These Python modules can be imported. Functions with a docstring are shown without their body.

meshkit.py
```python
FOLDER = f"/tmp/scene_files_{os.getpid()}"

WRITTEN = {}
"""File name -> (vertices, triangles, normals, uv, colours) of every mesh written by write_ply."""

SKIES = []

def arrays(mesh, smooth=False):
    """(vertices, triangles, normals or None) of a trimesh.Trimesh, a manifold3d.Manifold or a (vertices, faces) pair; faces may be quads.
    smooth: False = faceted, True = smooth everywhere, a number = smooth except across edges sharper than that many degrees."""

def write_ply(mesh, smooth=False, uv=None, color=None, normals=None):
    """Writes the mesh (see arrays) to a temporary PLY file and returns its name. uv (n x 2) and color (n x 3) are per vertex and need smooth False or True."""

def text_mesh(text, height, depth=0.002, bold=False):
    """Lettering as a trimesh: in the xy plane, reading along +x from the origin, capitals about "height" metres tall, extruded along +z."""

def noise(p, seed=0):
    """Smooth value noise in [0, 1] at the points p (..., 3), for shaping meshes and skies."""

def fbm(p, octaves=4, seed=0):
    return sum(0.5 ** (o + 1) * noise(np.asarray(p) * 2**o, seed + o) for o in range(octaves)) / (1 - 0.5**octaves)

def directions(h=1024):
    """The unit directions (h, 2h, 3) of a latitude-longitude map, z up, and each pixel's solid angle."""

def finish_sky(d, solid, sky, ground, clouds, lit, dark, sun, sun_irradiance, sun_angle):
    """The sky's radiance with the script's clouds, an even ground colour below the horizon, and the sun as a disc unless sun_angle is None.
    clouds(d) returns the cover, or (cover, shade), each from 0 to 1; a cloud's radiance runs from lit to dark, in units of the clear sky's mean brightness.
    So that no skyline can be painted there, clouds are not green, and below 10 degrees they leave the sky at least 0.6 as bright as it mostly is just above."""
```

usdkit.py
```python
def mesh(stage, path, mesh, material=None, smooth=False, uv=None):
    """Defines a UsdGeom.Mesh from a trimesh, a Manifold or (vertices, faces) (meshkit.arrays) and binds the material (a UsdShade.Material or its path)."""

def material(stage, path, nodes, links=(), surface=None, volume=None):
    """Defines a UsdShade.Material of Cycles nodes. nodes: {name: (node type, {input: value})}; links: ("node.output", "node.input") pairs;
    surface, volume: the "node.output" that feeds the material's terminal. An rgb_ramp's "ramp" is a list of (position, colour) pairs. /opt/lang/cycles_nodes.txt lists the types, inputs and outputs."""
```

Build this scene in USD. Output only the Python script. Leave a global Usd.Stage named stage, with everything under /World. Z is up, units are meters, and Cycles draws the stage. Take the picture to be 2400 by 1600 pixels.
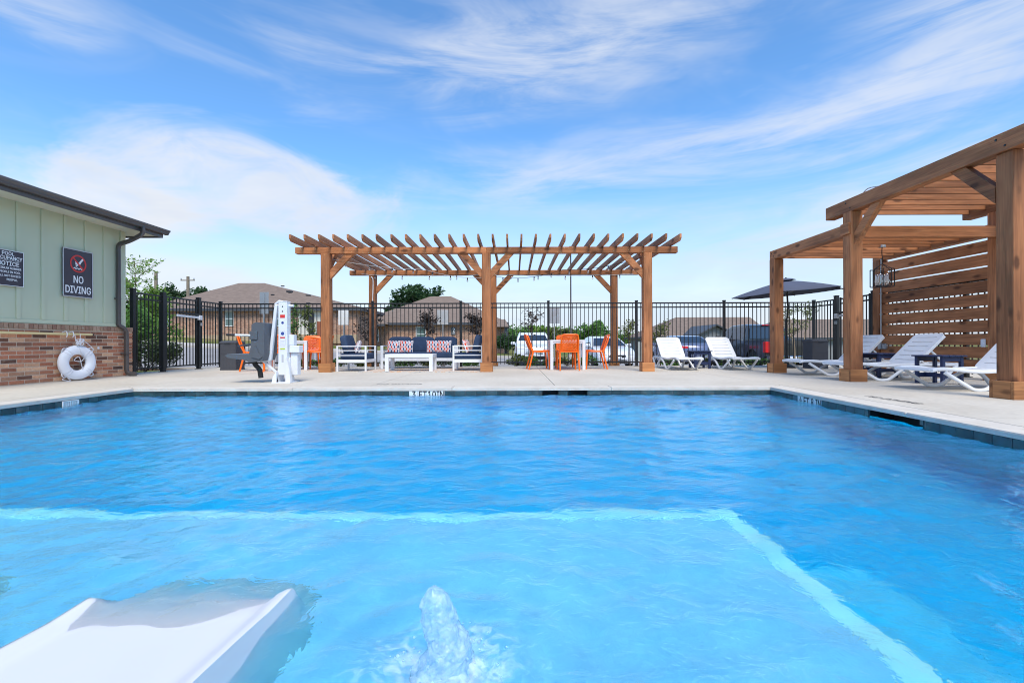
import math, random
import numpy as np, trimesh, usdkit, meshkit
import shapely
from shapely.geometry import Polygon, box as sbox
from pxr import Usd, UsdGeom, UsdLux, UsdShade, Gf, Sdf, Vt

stage = Usd.Stage.CreateInMemory()
UsdGeom.SetStageUpAxis(stage, UsdGeom.Tokens.z)
UsdGeom.SetStageMetersPerUnit(stage, 1.0)
stage.SetDefaultPrim(UsdGeom.Xform.Define(stage, '/World').GetPrim())
UsdGeom.Scope.Define(stage, '/World/Looks')

# ---------------------------------------------------------------- camera
F_PX, CX, CY, CAM_H = 1100.0, 1205.0, 804.0, 0.65          # in the photograph's 2400 pixel width
cam = UsdGeom.Camera.Define(stage, '/World/camera')
cam.AddTranslateOp().Set(Gf.Vec3d(0, 0, CAM_H))
cam.AddRotateXYZOp().Set(Gf.Vec3f(90, 0, 0))
cam.AddRotateZOp(opSuffix='roll').Set(-0.15)
HA = 36.0
cam.CreateHorizontalApertureAttr(HA)
cam.CreateVerticalApertureAttr(HA * 682 / 1024)
cam.CreateFocalLengthAttr(HA * F_PX / 2400)
cam.CreateHorizontalApertureOffsetAttr(-(CX - 1200) / 2400 * HA)
cam.CreateVerticalApertureOffsetAttr((CY - 800) / 2400 * HA)
cam.CreateClippingRangeAttr(Gf.Vec2f(0.05, 5000))
cam.CreateExposureAttr(1.38)

# ---------------------------------------------------------------- sky and sun
SUN = np.array([0.14, -0.62, 0.90]); SUN = SUN / np.linalg.norm(SUN)
SUN_EL, SUN_ROT = math.asin(SUN[2]), math.atan2(SUN[0], SUN[1])
SKY_STRENGTH = 0.075


class Graph:
    """collects shader nodes and links for usdkit.material"""
    def __init__(g): g.n, g.l, g.k = {}, [], 0
    def add(g, kind, links=None, **vals):
        name = 'n%d' % g.k; g.k += 1
        g.n[name] = (kind, vals)
        for inp, src in (links or {}).items(): g.l.append((src, name + '.' + inp))
        return name
    def val(g, x, links, vals, inp):
        if isinstance(x, str): links[inp] = x
        else: vals[inp] = x
    def math(g, op, a, b=0.0, c=None, clamp=False):
        L, V = {}, {'math_type': op}
        g.val(a, L, V, 'value1'); g.val(b, L, V, 'value2')
        if c is not None: g.val(c, L, V, 'value3')
        if clamp: V['use_clamp'] = True
        return g.add('math', L, **V) + '.value'
    def mapr(g, x, a, b, c=0.0, d=1.0, smooth=True):
        return g.add('map_range', {'value': x}, range_type='smoothstep' if smooth else 'linear', from_min=a, from_max=b, to_min=c, to_max=d, clamp=True) + '.result'
    def mix(g, f, a, b, kind='mix'):
        L, V = {}, {'mix_type': kind}
        g.val(f, L, V, 'fac'); g.val(a, L, V, 'color1'); g.val(b, L, V, 'color2')
        return g.add('mix', L, **V) + '.color'
    def xyz(g, x, y, z):
        L, V = {}, {}
        g.val(x, L, V, 'x'); g.val(y, L, V, 'y'); g.val(z, L, V, 'z')
        return g.add('combine_xyz', L, **V) + '.vector'
    def mapping(g, v, scale=(1, 1, 1), loc=(0, 0, 0), rot=(0, 0, 0)):
        return g.add('mapping', {'vector': v}, scale=scale, location=loc, rotation=rot) + '.vector'
    def noise(g, v, scale=1.0, detail=3.0, rough=0.5, dist=0.0, out='fac'):
        return g.add('noise_texture', {'vector': v}, scale=scale, detail=detail, roughness=rough, distortion=dist) + '.' + out
    def ramp(g, f, stops): return g.add('rgb_ramp', {'fac': f}, ramp=stops) + '.color'
    def pos(g): return g.add('geometry') + '.position'
    def obj(g): return g.add('texture_coordinate') + '.object'
    def rand(g): return g.add('object_info') + '.random'
    def done(g, name, surface=None, volume=None):
        return usdkit.material(stage, '/World/Looks/' + name, g.n, g.l, surface=surface, volume=volume)


def sky_material():
    g = Graph()
    sky = g.add('sky_texture', sky_type='single_scattering', sun_disc=False, sun_elevation=SUN_EL, sun_rotation=SUN_ROT, altitude=100.0, air_density=1.0, aerosol_density=0.6, ozone_density=1.6) + '.color'
    tc = g.add('texture_coordinate') + '.generated'
    s = g.add('separate_xyz', {'vector': tc})
    x, y, z = s + '.x', s + '.y', s + '.z'
    az = g.math('arctan2', x, y)
    el = g.math('arcsine', z)
    p = g.xyz(az, el, 0.0)

    def wisps(scale, stretch, rot, loc, lo, hi, dist=1.2, rough=0.55):
        m = g.mapping(p, (stretch[0], stretch[1], 1), loc, (0, 0, rot))
        return g.mapr(g.noise(m, scale, 5.0, rough, dist), lo, hi)

    warpn = g.noise(g.mapping(p, (3, 7, 1)), 1.0, 5.0, 0.6, 0.8)

    def blob(a0, e0, ra, re, rot=0.0, warp=0.25, hard=False):
        """a soft cloud bank centred on an azimuth and an elevation, its edge torn by noise"""
        da, de = g.math('subtract', az, a0), g.math('subtract', el, e0)
        c, sn = math.cos(rot), math.sin(rot)
        a2 = g.math('add', g.math('multiply', da, c / ra), g.math('multiply', de, sn / ra))
        e2 = g.math('add', g.math('multiply', da, -sn / re), g.math('multiply', de, c / re))
        r = g.math('sqrt', g.math('add', g.math('multiply', a2, a2), g.math('multiply', e2, e2)))
        n = warpn
        r = g.math('add', r, g.math('multiply', g.math('subtract', n, 0.5), warp * 6))
        return g.mapr(r, 1.05, 0.50) if hard else g.mapr(r, 1.25, 0.15)

    def ang(px, py):
        dx, dy = px - CX, CY - py
        return math.atan2(dx, F_PX), math.atan2(dy, math.hypot(F_PX, dx))
    cover = g.math('multiply', wisps(1.5, (1.0, 3.6), -0.22, (3.1, 1.7, 0), 0.48, 0.82), 0.25)
    fine = g.math('multiply', wisps(2.6, (1.0, 5.0), -0.30, (7.3, 0.4, 0), 0.48, 0.78, 0.8), 0.24)
    cover = g.math('maximum', cover, fine)

    streak = g.mapr(g.noise(g.mapping(p, (2.2, 13.0, 1), (0.7, 0, 0), (0, 0, -0.22)), 1.0, 6.0, 0.62, 0.9), 0.30, 0.68)
    puff = g.mapr(g.noise(g.mapping(p, (7, 11, 1), (2.7, 1, 0)), 1.0, 6.0, 0.6, 0.6), 0.25, 0.6, 0.55, 1.0)

    def put(px, py, rx, ry, rot, amt, warp=0.25, tex=None):
        nonlocal cover
        a, e = ang(px, py)
        k = 1.0 / F_PX * math.cos(a)
        b = g.math('multiply', blob(a, e, rx * k, ry * k, rot, warp, tex is not None), amt)
        b = g.math('multiply', b, tex or streak)
        cover = g.math('subtract', 1.0, g.math('multiply', g.math('subtract', 1.0, cover), g.math('subtract', 1.0, b)))
    put(600, 435, 330, 115, -0.14, 0.92, 0.28, puff)
    put(240, 480, 290, 120, 0.0, 1.0, 0.3, puff)
    put(400, 650, 420, 80, -0.15, 0.75, 0.28, puff)
    put(1250, 120, 620, 120, 0.10, 0.75)
    put(2200, 140, 620, 150, 0.30, 0.72)
    put(1480, 400, 620, 90, 0.06, 0.75)
    put(2050, 480, 560, 120, 0.25, 0.7)
    put(40, 20, 220, 90, 0.1, 0.6)
    haze = g.mapr(el, 0.36, 0.0, 0.0, 0.95)
    cover = g.math('subtract', 1.0, g.math('multiply', g.math('subtract', 1.0, cover), g.math('subtract', 1.0, haze)))
    white = g.mix(g.mapr(warpn, 0.3, 0.75), (3.8, 4.15, 4.75), (4.5, 4.65, 4.95))
    sky = g.mix(1.0, sky, (0.72, 1.11, 1.38), 'multiply')
    up = g.mapr(z, -0.02, 0.0)
    col = g.mix(cover, sky, white)
    col = g.mix(up, (1.0, 0.95, 0.9), col)
    bg = g.add('background_shader', {'color': col}, strength=SKY_STRENGTH) + '.background'
    return g.done('sky_look', surface=bg)


dome = UsdLux.DomeLight.Define(stage, '/World/sky')
dome.CreateIntensityAttr(1.0)
UsdShade.MaterialBindingAPI.Apply(dome.GetPrim()).Bind(sky_material())
dome.GetPrim().SetCustomDataByKey('kind', 'structure')
sun = UsdLux.DistantLight.Define(stage, '/World/sun')
sun.CreateIntensityAttr(0.4); sun.CreateAngleAttr(24.0); sun.CreateNormalizeAttr(True)
sun.CreateColorAttr(Gf.Vec3f(1.0, 0.92, 0.80))
zax = Gf.Vec3d(*SUN)
sun.AddOrientOp().Set(Gf.Quatf(Gf.Rotation(Gf.Vec3d(0, 0, 1), zax).GetQuat()))

# ---------------------------------------------------------------- helpers
rng = np.random.default_rng(7)
PI = math.pi
USED = {}


def numbered(path):
    k = USED.get(path, 0); USED[path] = k + 1
    return path if k == 0 else '%s_%03d' % (path, k)


def tag(prim, label=None, cat=None, group=None, kind=None):
    for key, v in (('label', label), ('category', cat), ('group', group), ('kind', kind)):
        if v: prim.SetCustomDataByKey(key, v)
    return prim


def thing(name, label, cat, loc=(0, 0, 0), rotz=0.0, group=None):
    x = UsdGeom.Xform.Define(stage, numbered('/World/' + name))
    x.AddTranslateOp().Set(Gf.Vec3d(*map(float, loc))); x.AddRotateZOp().Set(float(rotz))
    return tag(x.GetPrim(), label, cat, group)


def dup(src, loc, rotz=0.0, label=None, group=None):
    base = str(src.GetPath())
    if base[-4:-3] == '_' and base[-3:].isdigit(): base = base[:-4]
    x = UsdGeom.Xform.Define(stage, numbered(base)); p = x.GetPrim()
    p.GetReferences().AddInternalReference(src.GetPath())
    x.ClearXformOpOrder()
    p.GetAttribute('xformOp:translate').Set(Gf.Vec3d(*map(float, loc))) if p.GetAttribute('xformOp:translate') else None
    x.SetXformOpOrder([UsdGeom.XformOp(p.GetAttribute('xformOp:translate')), UsdGeom.XformOp(p.GetAttribute('xformOp:rotateZ'))])
    p.GetAttribute('xformOp:rotateZ').Set(float(rotz))
    p.SetInstanceable(True)
    d = src.GetCustomData()
    return tag(p, label or d.get('label'), d.get('category'), group or d.get('group'))


class MB:
    """collects shapes into one mesh"""
    def __init__(s): s.v, s.f, s.n = [], [], 0
    def raw(s, v, f):
        v = np.asarray(v, float); f = np.asarray(f, int)
        if f.shape[1] == 4: f = np.vstack([f[:, [0, 1, 2]], f[:, [0, 2, 3]]])
        s.v.append(v); s.f.append(f + s.n); s.n += len(v); return s
    def add(s, m, T=None):
        v = np.array(m.vertices)
        if T is not None: v = trimesh.transformations.transform_points(v, T)
        return s.raw(v, m.faces)
    def box(s, x0, x1, y0, y1, z0, z1, c=0.0):
        x0, x1, y0, y1, z0, z1 = min(x0, x1), max(x0, x1), min(y0, y1), max(y0, y1), min(z0, z1), max(z0, z1)
        M = np.eye(4); M[:3, 3] = ((x0 + x1) / 2, (y0 + y1) / 2, (z0 + z1) / 2)
        return s.obox(M, x1 - x0, y1 - y0, z1 - z0, c)
    def obox(s, M, a, b, h, c=0.0):
        V, Fc = CB(a, b, h, c)
        return s.raw(trimesh.transformations.transform_points(V, M), Fc)
    def bar(s, p, q, w, h, c=0.0, up=(0, 0, 1)):
        """a rectangular bar from p to q, w wide, h high"""
        p, q = np.asarray(p, float), np.asarray(q, float)
        d = q - p; L = np.linalg.norm(d); d = d / L
        u = np.asarray(up, float)
        if abs(d @ u) > 0.99: u = np.array([0, 1.0, 0])
        side = np.cross(d, u); side /= np.linalg.norm(side); u = np.cross(side, d)
        M = np.eye(4); M[:3, 0], M[:3, 1], M[:3, 2], M[:3, 3] = side, d, u, (p + q) / 2
        return s.obox(M, w, L, h, c)
    def tube(s, pts, r, sides=10, cap=True):
        p = np.asarray(pts, float); n = len(p)
        r = np.broadcast_to(np.asarray(r, float), (n,))
        t = np.gradient(p, axis=0); t /= np.linalg.norm(t, axis=1, keepdims=True) + 1e-12
        a = np.cross(t[0], [0, 0, 1.0]); a = np.array([1.0, 0, 0]) if np.linalg.norm(a) < 1e-3 else a / np.linalg.norm(a)
        A = []
        for k in range(n):
            a = a - t[k] * (a @ t[k]); a /= np.linalg.norm(a) + 1e-12; A.append(a)
        A = np.array(A); B = np.cross(t, A); th = np.arange(sides) * 2 * PI / sides
        v = p[:, None] + r[:, None, None] * (np.cos(th)[None, :, None] * A[:, None] + np.sin(th)[None, :, None] * B[:, None])
        return s.grid(v, wrap=True, cap=cap)
    def sweep(s, pts, w, h, up=(0, 0, 1), cap=True, closed_round=0):
        """a rectangular (or rounded) section w x h swept along a polyline; h along up"""
        p = np.asarray(pts, float); n = len(p)
        t = np.gradient(p, axis=0); t /= np.linalg.norm(t, axis=1, keepdims=True) + 1e-12
        up = np.asarray(up, float)
        side = np.cross(t, up); side /= np.linalg.norm(side, axis=1, keepdims=True) + 1e-9
        u2 = np.cross(side, t)
        if closed_round:
            k = closed_round
            sec = [(math.cos(a) * w / 2, math.sin(a) * h / 2) for a in np.arange(k) * 2 * PI / k + PI / k]
            sec = [(math.copysign(abs(x / (w / 2)) ** 0.6 * w / 2, x), math.copysign(abs(y / (h / 2)) ** 0.6 * h / 2, y)) for x, y in sec]
        else: sec = [(-w / 2, -h / 2), (w / 2, -h / 2), (w / 2, h / 2), (-w / 2, h / 2)]
        v = np.stack([p + side * a + u2 * b for a, b in sec], 1)
        return s.grid(v, wrap=True, cap=cap)
    def grid(s, v, wrap=False, cap=False):
        n, m = v.shape[:2]
        i, j = np.meshgrid(np.arange(n - 1), np.arange(m if wrap else m - 1), indexing='ij')
        j2 = (j + 1) % m
        q = np.stack([i * m + j, i * m + j2, (i + 1) * m + j2, (i + 1) * m + j], -1).reshape(-1, 4)
        f = np.vstack([q[:, [0, 1, 2]], q[:, [0, 2, 3]]])
        if cap and wrap:
            a = np.array([[0, k + 1, k] for k in range(1, m - 1)]); b = np.array([[0, k, k + 1] for k in range(1, m - 1)]) + (n - 1) * m
            f = np.vstack([f, a, b])
        return s.raw(v.reshape(-1, 3), f)
    def prism(s, poly, depth, M=None):
        """a polygon (points or shapely) extruded along its own z, then moved by M"""
        if not hasattr(poly, 'geom_type'): poly = Polygon(poly)
        for g in getattr(poly, 'geoms', [poly]):
            m = trimesh.creation.extrude_polygon(g, depth, engine='earcut')
            s.add(m, M)
        return s
    def lathe(s, prof, loc=(0, 0, 0), n=20, M=None):
        th = np.arange(n) * 2 * PI / n
        pr = np.asarray(prof, float)
        v = np.stack([pr[:, 0, None] * np.cos(th), pr[:, 0, None] * np.sin(th), np.repeat(pr[:, 1, None], n, 1)], -1) + np.asarray(loc, float)
        if M is not None: v = trimesh.transformations.transform_points(v.reshape(-1, 3), M).reshape(v.shape)
        return s.grid(v[:, ::-1], wrap=True, cap=True)
    def mesh(s): return np.vstack(s.v), np.vstack(s.f)
    def build(s, name, mat, parent=None, smooth=False, label=None, kind=None, cat=None, group=None):
        base = '/World/' if parent is None else str(parent.GetPath()) + '/'
        v, f = s.mesh()
        m = usdkit.mesh(stage, numbered(base + name), (v, f), mat, smooth=smooth)
        return tag(m.GetPrim(), label, cat, group, kind)


_cb = {}


def CB(a, b, h, c):
    """box of size a,b,h about the origin; c > 0 chamfers its edges"""
    if c <= 0:
        v = np.array([(x, y, z) for x in (-a / 2, a / 2) for y in (-b / 2, b / 2) for z in (-h / 2, h / 2)])
        f = np.array([(0, 1, 3, 2), (4, 6, 7, 5), (0, 4, 5, 1), (2, 3, 7, 6), (0, 2, 6, 4), (1, 5, 7, 3)])
        return v, np.vstack([f[:, [0, 1, 2]], f[:, [0, 2, 3]]])
    key = tuple(round(float(k), 5) for k in (a, b, h, c))
    if key not in _cb:
        pts = []
        for sx in (-1, 1):
            for sy in (-1, 1):
                for sz in (-1, 1):
                    X, Y, Z = sx * a / 2, sy * b / 2, sz * h / 2
                    pts += [(X, Y - sy * c, Z - sz * c), (X - sx * c, Y, Z - sz * c), (X - sx * c, Y - sy * c, Z)]
        hull = trimesh.convex.convex_hull(np.array(pts))
        _cb[key] = (np.array(hull.vertices), np.array(hull.faces))
    return _cb[key]


def T(loc=(0, 0, 0), rz=0.0, rx=0.0, ry=0.0):
    R = trimesh.transformations.euler_matrix(rx, ry, rz, 'sxyz'); R[:3, 3] = loc
    return R


def axes(o, ex, ey, ez):
    M = np.eye(4); M[:3, 0], M[:3, 1], M[:3, 2], M[:3, 3] = ex, ey, ez, o
    return M


def arc(c, r, a0, a1, n=8):
    return [(c[0] + r * math.cos(a), c[1] + r * math.sin(a)) for a in np.linspace(a0, a1, n)]


def smooth_path(pts, n=6):
    """Catmull-Rom through the points"""
    p = np.asarray(pts, float); p = np.vstack([2 * p[0] - p[1], p, 2 * p[-1] - p[-2]])
    out = []
    for k in range(1, len(p) - 2):
        for t in np.linspace(0, 1, n, endpoint=False):
            a, b, c, d = p[k - 1:k + 3]
            out.append(0.5 * ((2 * b) + (c - a) * t + (2 * a - 5 * b + 4 * c - d) * t * t + (3 * b - a - 3 * c + d) * t ** 3))
    out.append(p[-2])
    return np.array(out)


# ---------------------------------------------------------------- materials
def pbr(name, col, rough=0.5, metal=0.0, spec=0.5, var=0.0, vscale=3.0, bump=0.0, bscale=40.0, coat=0.0, rand=0.0, stretch=(1, 1, 1), local=False, trans=0.0, dirt=None):
    g = Graph(); L, V = {}, dict(roughness=rough, metallic=metal, specular_ior_level=spec, coat_weight=coat)
    p = g.obj() if local else g.pos()
    if stretch != (1, 1, 1): p = g.mapping(p, stretch)
    c = tuple(col)
    if var:
        n = g.noise(p, vscale, 5.0, 0.6)
        n2 = g.mapr(n, 0.25, 0.75, 1 - var, 1 + var * 0.6, smooth=False)
        c = g.mix(1.0, c, g.xyz(n2, n2, n2), 'multiply')
        L['roughness'] = g.mapr(n, 0.2, 0.8, min(rough * 1.15, 1), rough * 0.85, smooth=False)
    if dirt:
        d = g.mapr(g.noise(p, dirt[1], 6.0, 0.65, 0.4), 0.5, 0.75)
        c = g.mix(g.math('multiply', d, dirt[2]), c, dirt[0])
    if rand:
        r = g.math('multiply_add', g.rand(), 2 * rand, 1 - rand)
        c = g.mix(1.0, c, g.xyz(r, r, r), 'multiply')
    g.val(c, L, V, 'base_color')
    if bump:
        h = g.noise(p, bscale, 4.0, 0.6)
        L['normal'] = g.add('bump', {'height': h}, strength=bump, distance=0.01) + '.normal'
    if trans: V['subsurface_weight'] = trans
    return g.done(name, g.add('principled_bsdf', L, **V) + '.BSDF')


def wood(name, axis, light=(0.43, 0.172, 0.070), dark=(0.135, 0.047, 0.018), rand=0.30, local=False):
    g = Graph()
    p = g.add('vector_math', {'vector1': g.obj() if local else g.pos(), 'vector2': g.xyz(g.math('multiply', g.rand(), 37.0), g.math('multiply', g.rand(), 91.0), g.math('multiply', g.rand(), 53.0))}, math_type='add') + '.vector'
    def sc(along, across): return tuple(along if k == axis else across for k in range(3))
    wob = g.noise(g.mapping(p, sc(0.9, 2.2)), 1.0, 2.0, 0.5)
    grain = g.noise(g.mapping(p, sc(0.9, 19.0)), 1.0, 5.0, 0.66, 0.9)
    fine = g.noise(g.mapping(p, sc(2.5, 110.0)), 1.0, 3.0, 0.6)
    band = g.math('add', g.math('multiply', wob, 0.5), g.math('multiply', grain, 0.6))
    c = g.ramp(band, [(0.30, dark), (0.47, tuple(0.5 * a + 0.5 * b for a, b in zip(light, dark))), (0.60, light), (0.78, tuple(min(1, k * 1.22) for k in light))])
    f2 = g.mapr(fine, 0.3, 0.7, 0.74, 1.14, smooth=False)
    c = g.mix(1.0, c, g.xyz(f2, f2, f2), 'multiply')
    kp = g.mapping(p, sc(2.4, 5.6))
    kd = g.add('voronoi_texture', {'vector': kp}, feature='f1', scale=1.0, randomness=1.0) + '.distance'
    kd = g.math('add', kd, g.math('multiply', g.math('subtract', g.noise(p, 30.0, 2.0), 0.5), 0.06))
    c = g.mix(g.mapr(kd, 0.27, 0.10, 0.0, 0.8), c, tuple(k * 0.5 for k in dark))
    r = g.math('multiply_add', g.rand(), 2 * rand, 1 - rand)
    c = g.mix(1.0, c, g.xyz(r, r, r), 'multiply')
    bl = g.mapr(g.noise(g.mapping(p, sc(1.1, 3.0)), 1.0, 3.0, 0.6, 0.5), 0.28, 0.68, 0.80, 1.12)
    c = g.mix(1.0, c, g.xyz(bl, bl, bl), 'multiply')
    h = g.math('add', g.math('multiply', fine, 0.5), g.math('multiply', grain, 0.5))
    nrm = g.add('bump', {'height': h}, strength=0.35, distance=0.006) + '.normal'
    return g.done(name, g.add('principled_bsdf', {'base_color': c, 'normal': nrm}, roughness=0.62, specular_ior_level=0.3) + '.BSDF')

# ---------------------------------------------------------------- the pool
# corner points of the pool's edge (the line where the coping's nose hangs), seen from above
PL0, PL1, PR1, PR0 = np.array([-5.30, -3.2]), np.array([-5.58, 6.875]), np.array([3.756, 6.875]), np.array([3.30, -3.2])
WATER_Z, FLOOR_Z = -0.105, -1.30
M_deck = None


def deck_material():
    g = Graph(); p = g.pos()
    n1 = g.noise(p, 0.55, 5.0, 0.6, 0.5)
    n2 = g.noise(p, 14.0, 4.0, 0.65)
    n3 = g.noise(g.mapping(p, (1.0, 2.6, 1)), 2.3, 6.0, 0.7, 0.6)
    c = g.ramp(n1, [(0.28, (0.475, 0.42, 0.345)), (0.5, (0.545, 0.492, 0.415)), (0.75, (0.605, 0.555, 0.48))])
    a = g.mapr(n2, 0.3, 0.7, 0.90, 1.06, smooth=False)
    c = g.mix(1.0, c, g.xyz(a, a, a), 'multiply')
    c = g.mix(g.mapr(n3, 0.54, 0.80, 0.0, 0.5), c, (0.40, 0.345, 0.28))
    sp = g.add('voronoi_texture', {'vector': p}, feature='f1', scale=7.0, randomness=1.0) + '.distance'
    c = g.mix(g.mapr(sp, 0.05, 0.02, 0.0, 0.35), c, (0.16, 0.14, 0.12))
    nrm = g.add('bump', {'height': g.noise(p, 130.0, 3.0, 0.7)}, strength=0.25, distance=0.004) + '.normal'
    return g.done('broom_concrete', g.add('principled_bsdf', {'base_color': c, 'normal': nrm}, roughness=0.82, specular_ior_level=0.25) + '.BSDF')


M_deck = deck_material()
M_coping = pbr('coping_stone', (0.60, 0.545, 0.475), 0.75, spec=0.25, var=0.14, vscale=5.0, bump=0.25, bscale=90.0, dirt=((0.42, 0.34, 0.26), 3.0, 0.4))
M_tile = pbr('waterline_tile', (0.030, 0.062, 0.068), 0.22, spec=0.6, var=0.55, vscale=9.0, rand=0.35, dirt=((0.12, 0.11, 0.09), 7.0, 0.7))
M_grout = pbr('grout', (0.16, 0.17, 0.165), 0.85)
M_white_tile = pbr('white_tile', (0.72, 0.72, 0.70), 0.25, var=0.06)
M_black_print = pbr('black_print', (0.012, 0.012, 0.013), 0.4)


def plaster():
    g = Graph(); p = g.pos()
    n = g.noise(p, 1.1, 5.0, 0.6, 0.4)
    c = g.ramp(n, [(0.3, (0.46, 0.62, 0.87)), (0.55, (0.55, 0.69, 0.91)), (0.8, (0.63, 0.75, 0.93))])
    q = g.mapr(g.noise(p, 26.0, 4.0, 0.7), 0.3, 0.7, 0.9, 1.06, smooth=False)
    c = g.mix(1.0, c, g.xyz(q, q, q), 'multiply')
    return g.done('pool_plaster', g.add('principled_bsdf', {'base_color': c}, roughness=0.6, specular_ior_level=0.2) + '.BSDF')


M_plaster = plaster()
M_nosing = pbr('step_nosing_tile', (0.90, 0.91, 0.91), 0.4, var=0.05)


def water_material():
    g = Graph(); p = g.pos()
    fine = g.noise(g.mapping(p, (1.0, 1.25, 1.0), (0, 0, 0), (0, 0, 0.5)), 9.5, 3.0, 0.55, 0.7)
    finer = g.noise(g.mapping(p, (1.0, 1.4, 1.0), (0, 0, 0), (0, 0, -0.4)), 24.0, 2.0, 0.5, 0.5)
    h = g.math('add', fine, g.math('multiply', finer, 0.20))
    nrm = g.add('bump', {'height': h}, strength=0.6, distance=0.020) + '.normal'
    s = g.add('principled_bsdf', {'normal': nrm}, base_color=(1, 1, 1), roughness=0.0, ior=1.333, transmission_weight=1.0, specular_ior_level=0.75) + '.BSDF'
    v = g.add('absorption_volume', color=(0.0, 0.948, 0.992), density=2.0) + '.volume'
    return g.done('pool_water', s, v)


M_water = water_material()


def edge(a, b, inset=0.0):
    """unit direction, inward normal (to the pool's inside on the left of a->b walking clockwise handled by sign)"""
    d = (b - a) / np.linalg.norm(b - a)
    return d


def pool_outline(off):
    """the pool's outline grown (off > 0) or shrunk"""
    P = Polygon([PL0, PL1, PR1, PR0]).buffer(off, join_style=2)
    c = np.array(P.exterior.coords)[:-1]
    return P


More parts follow.
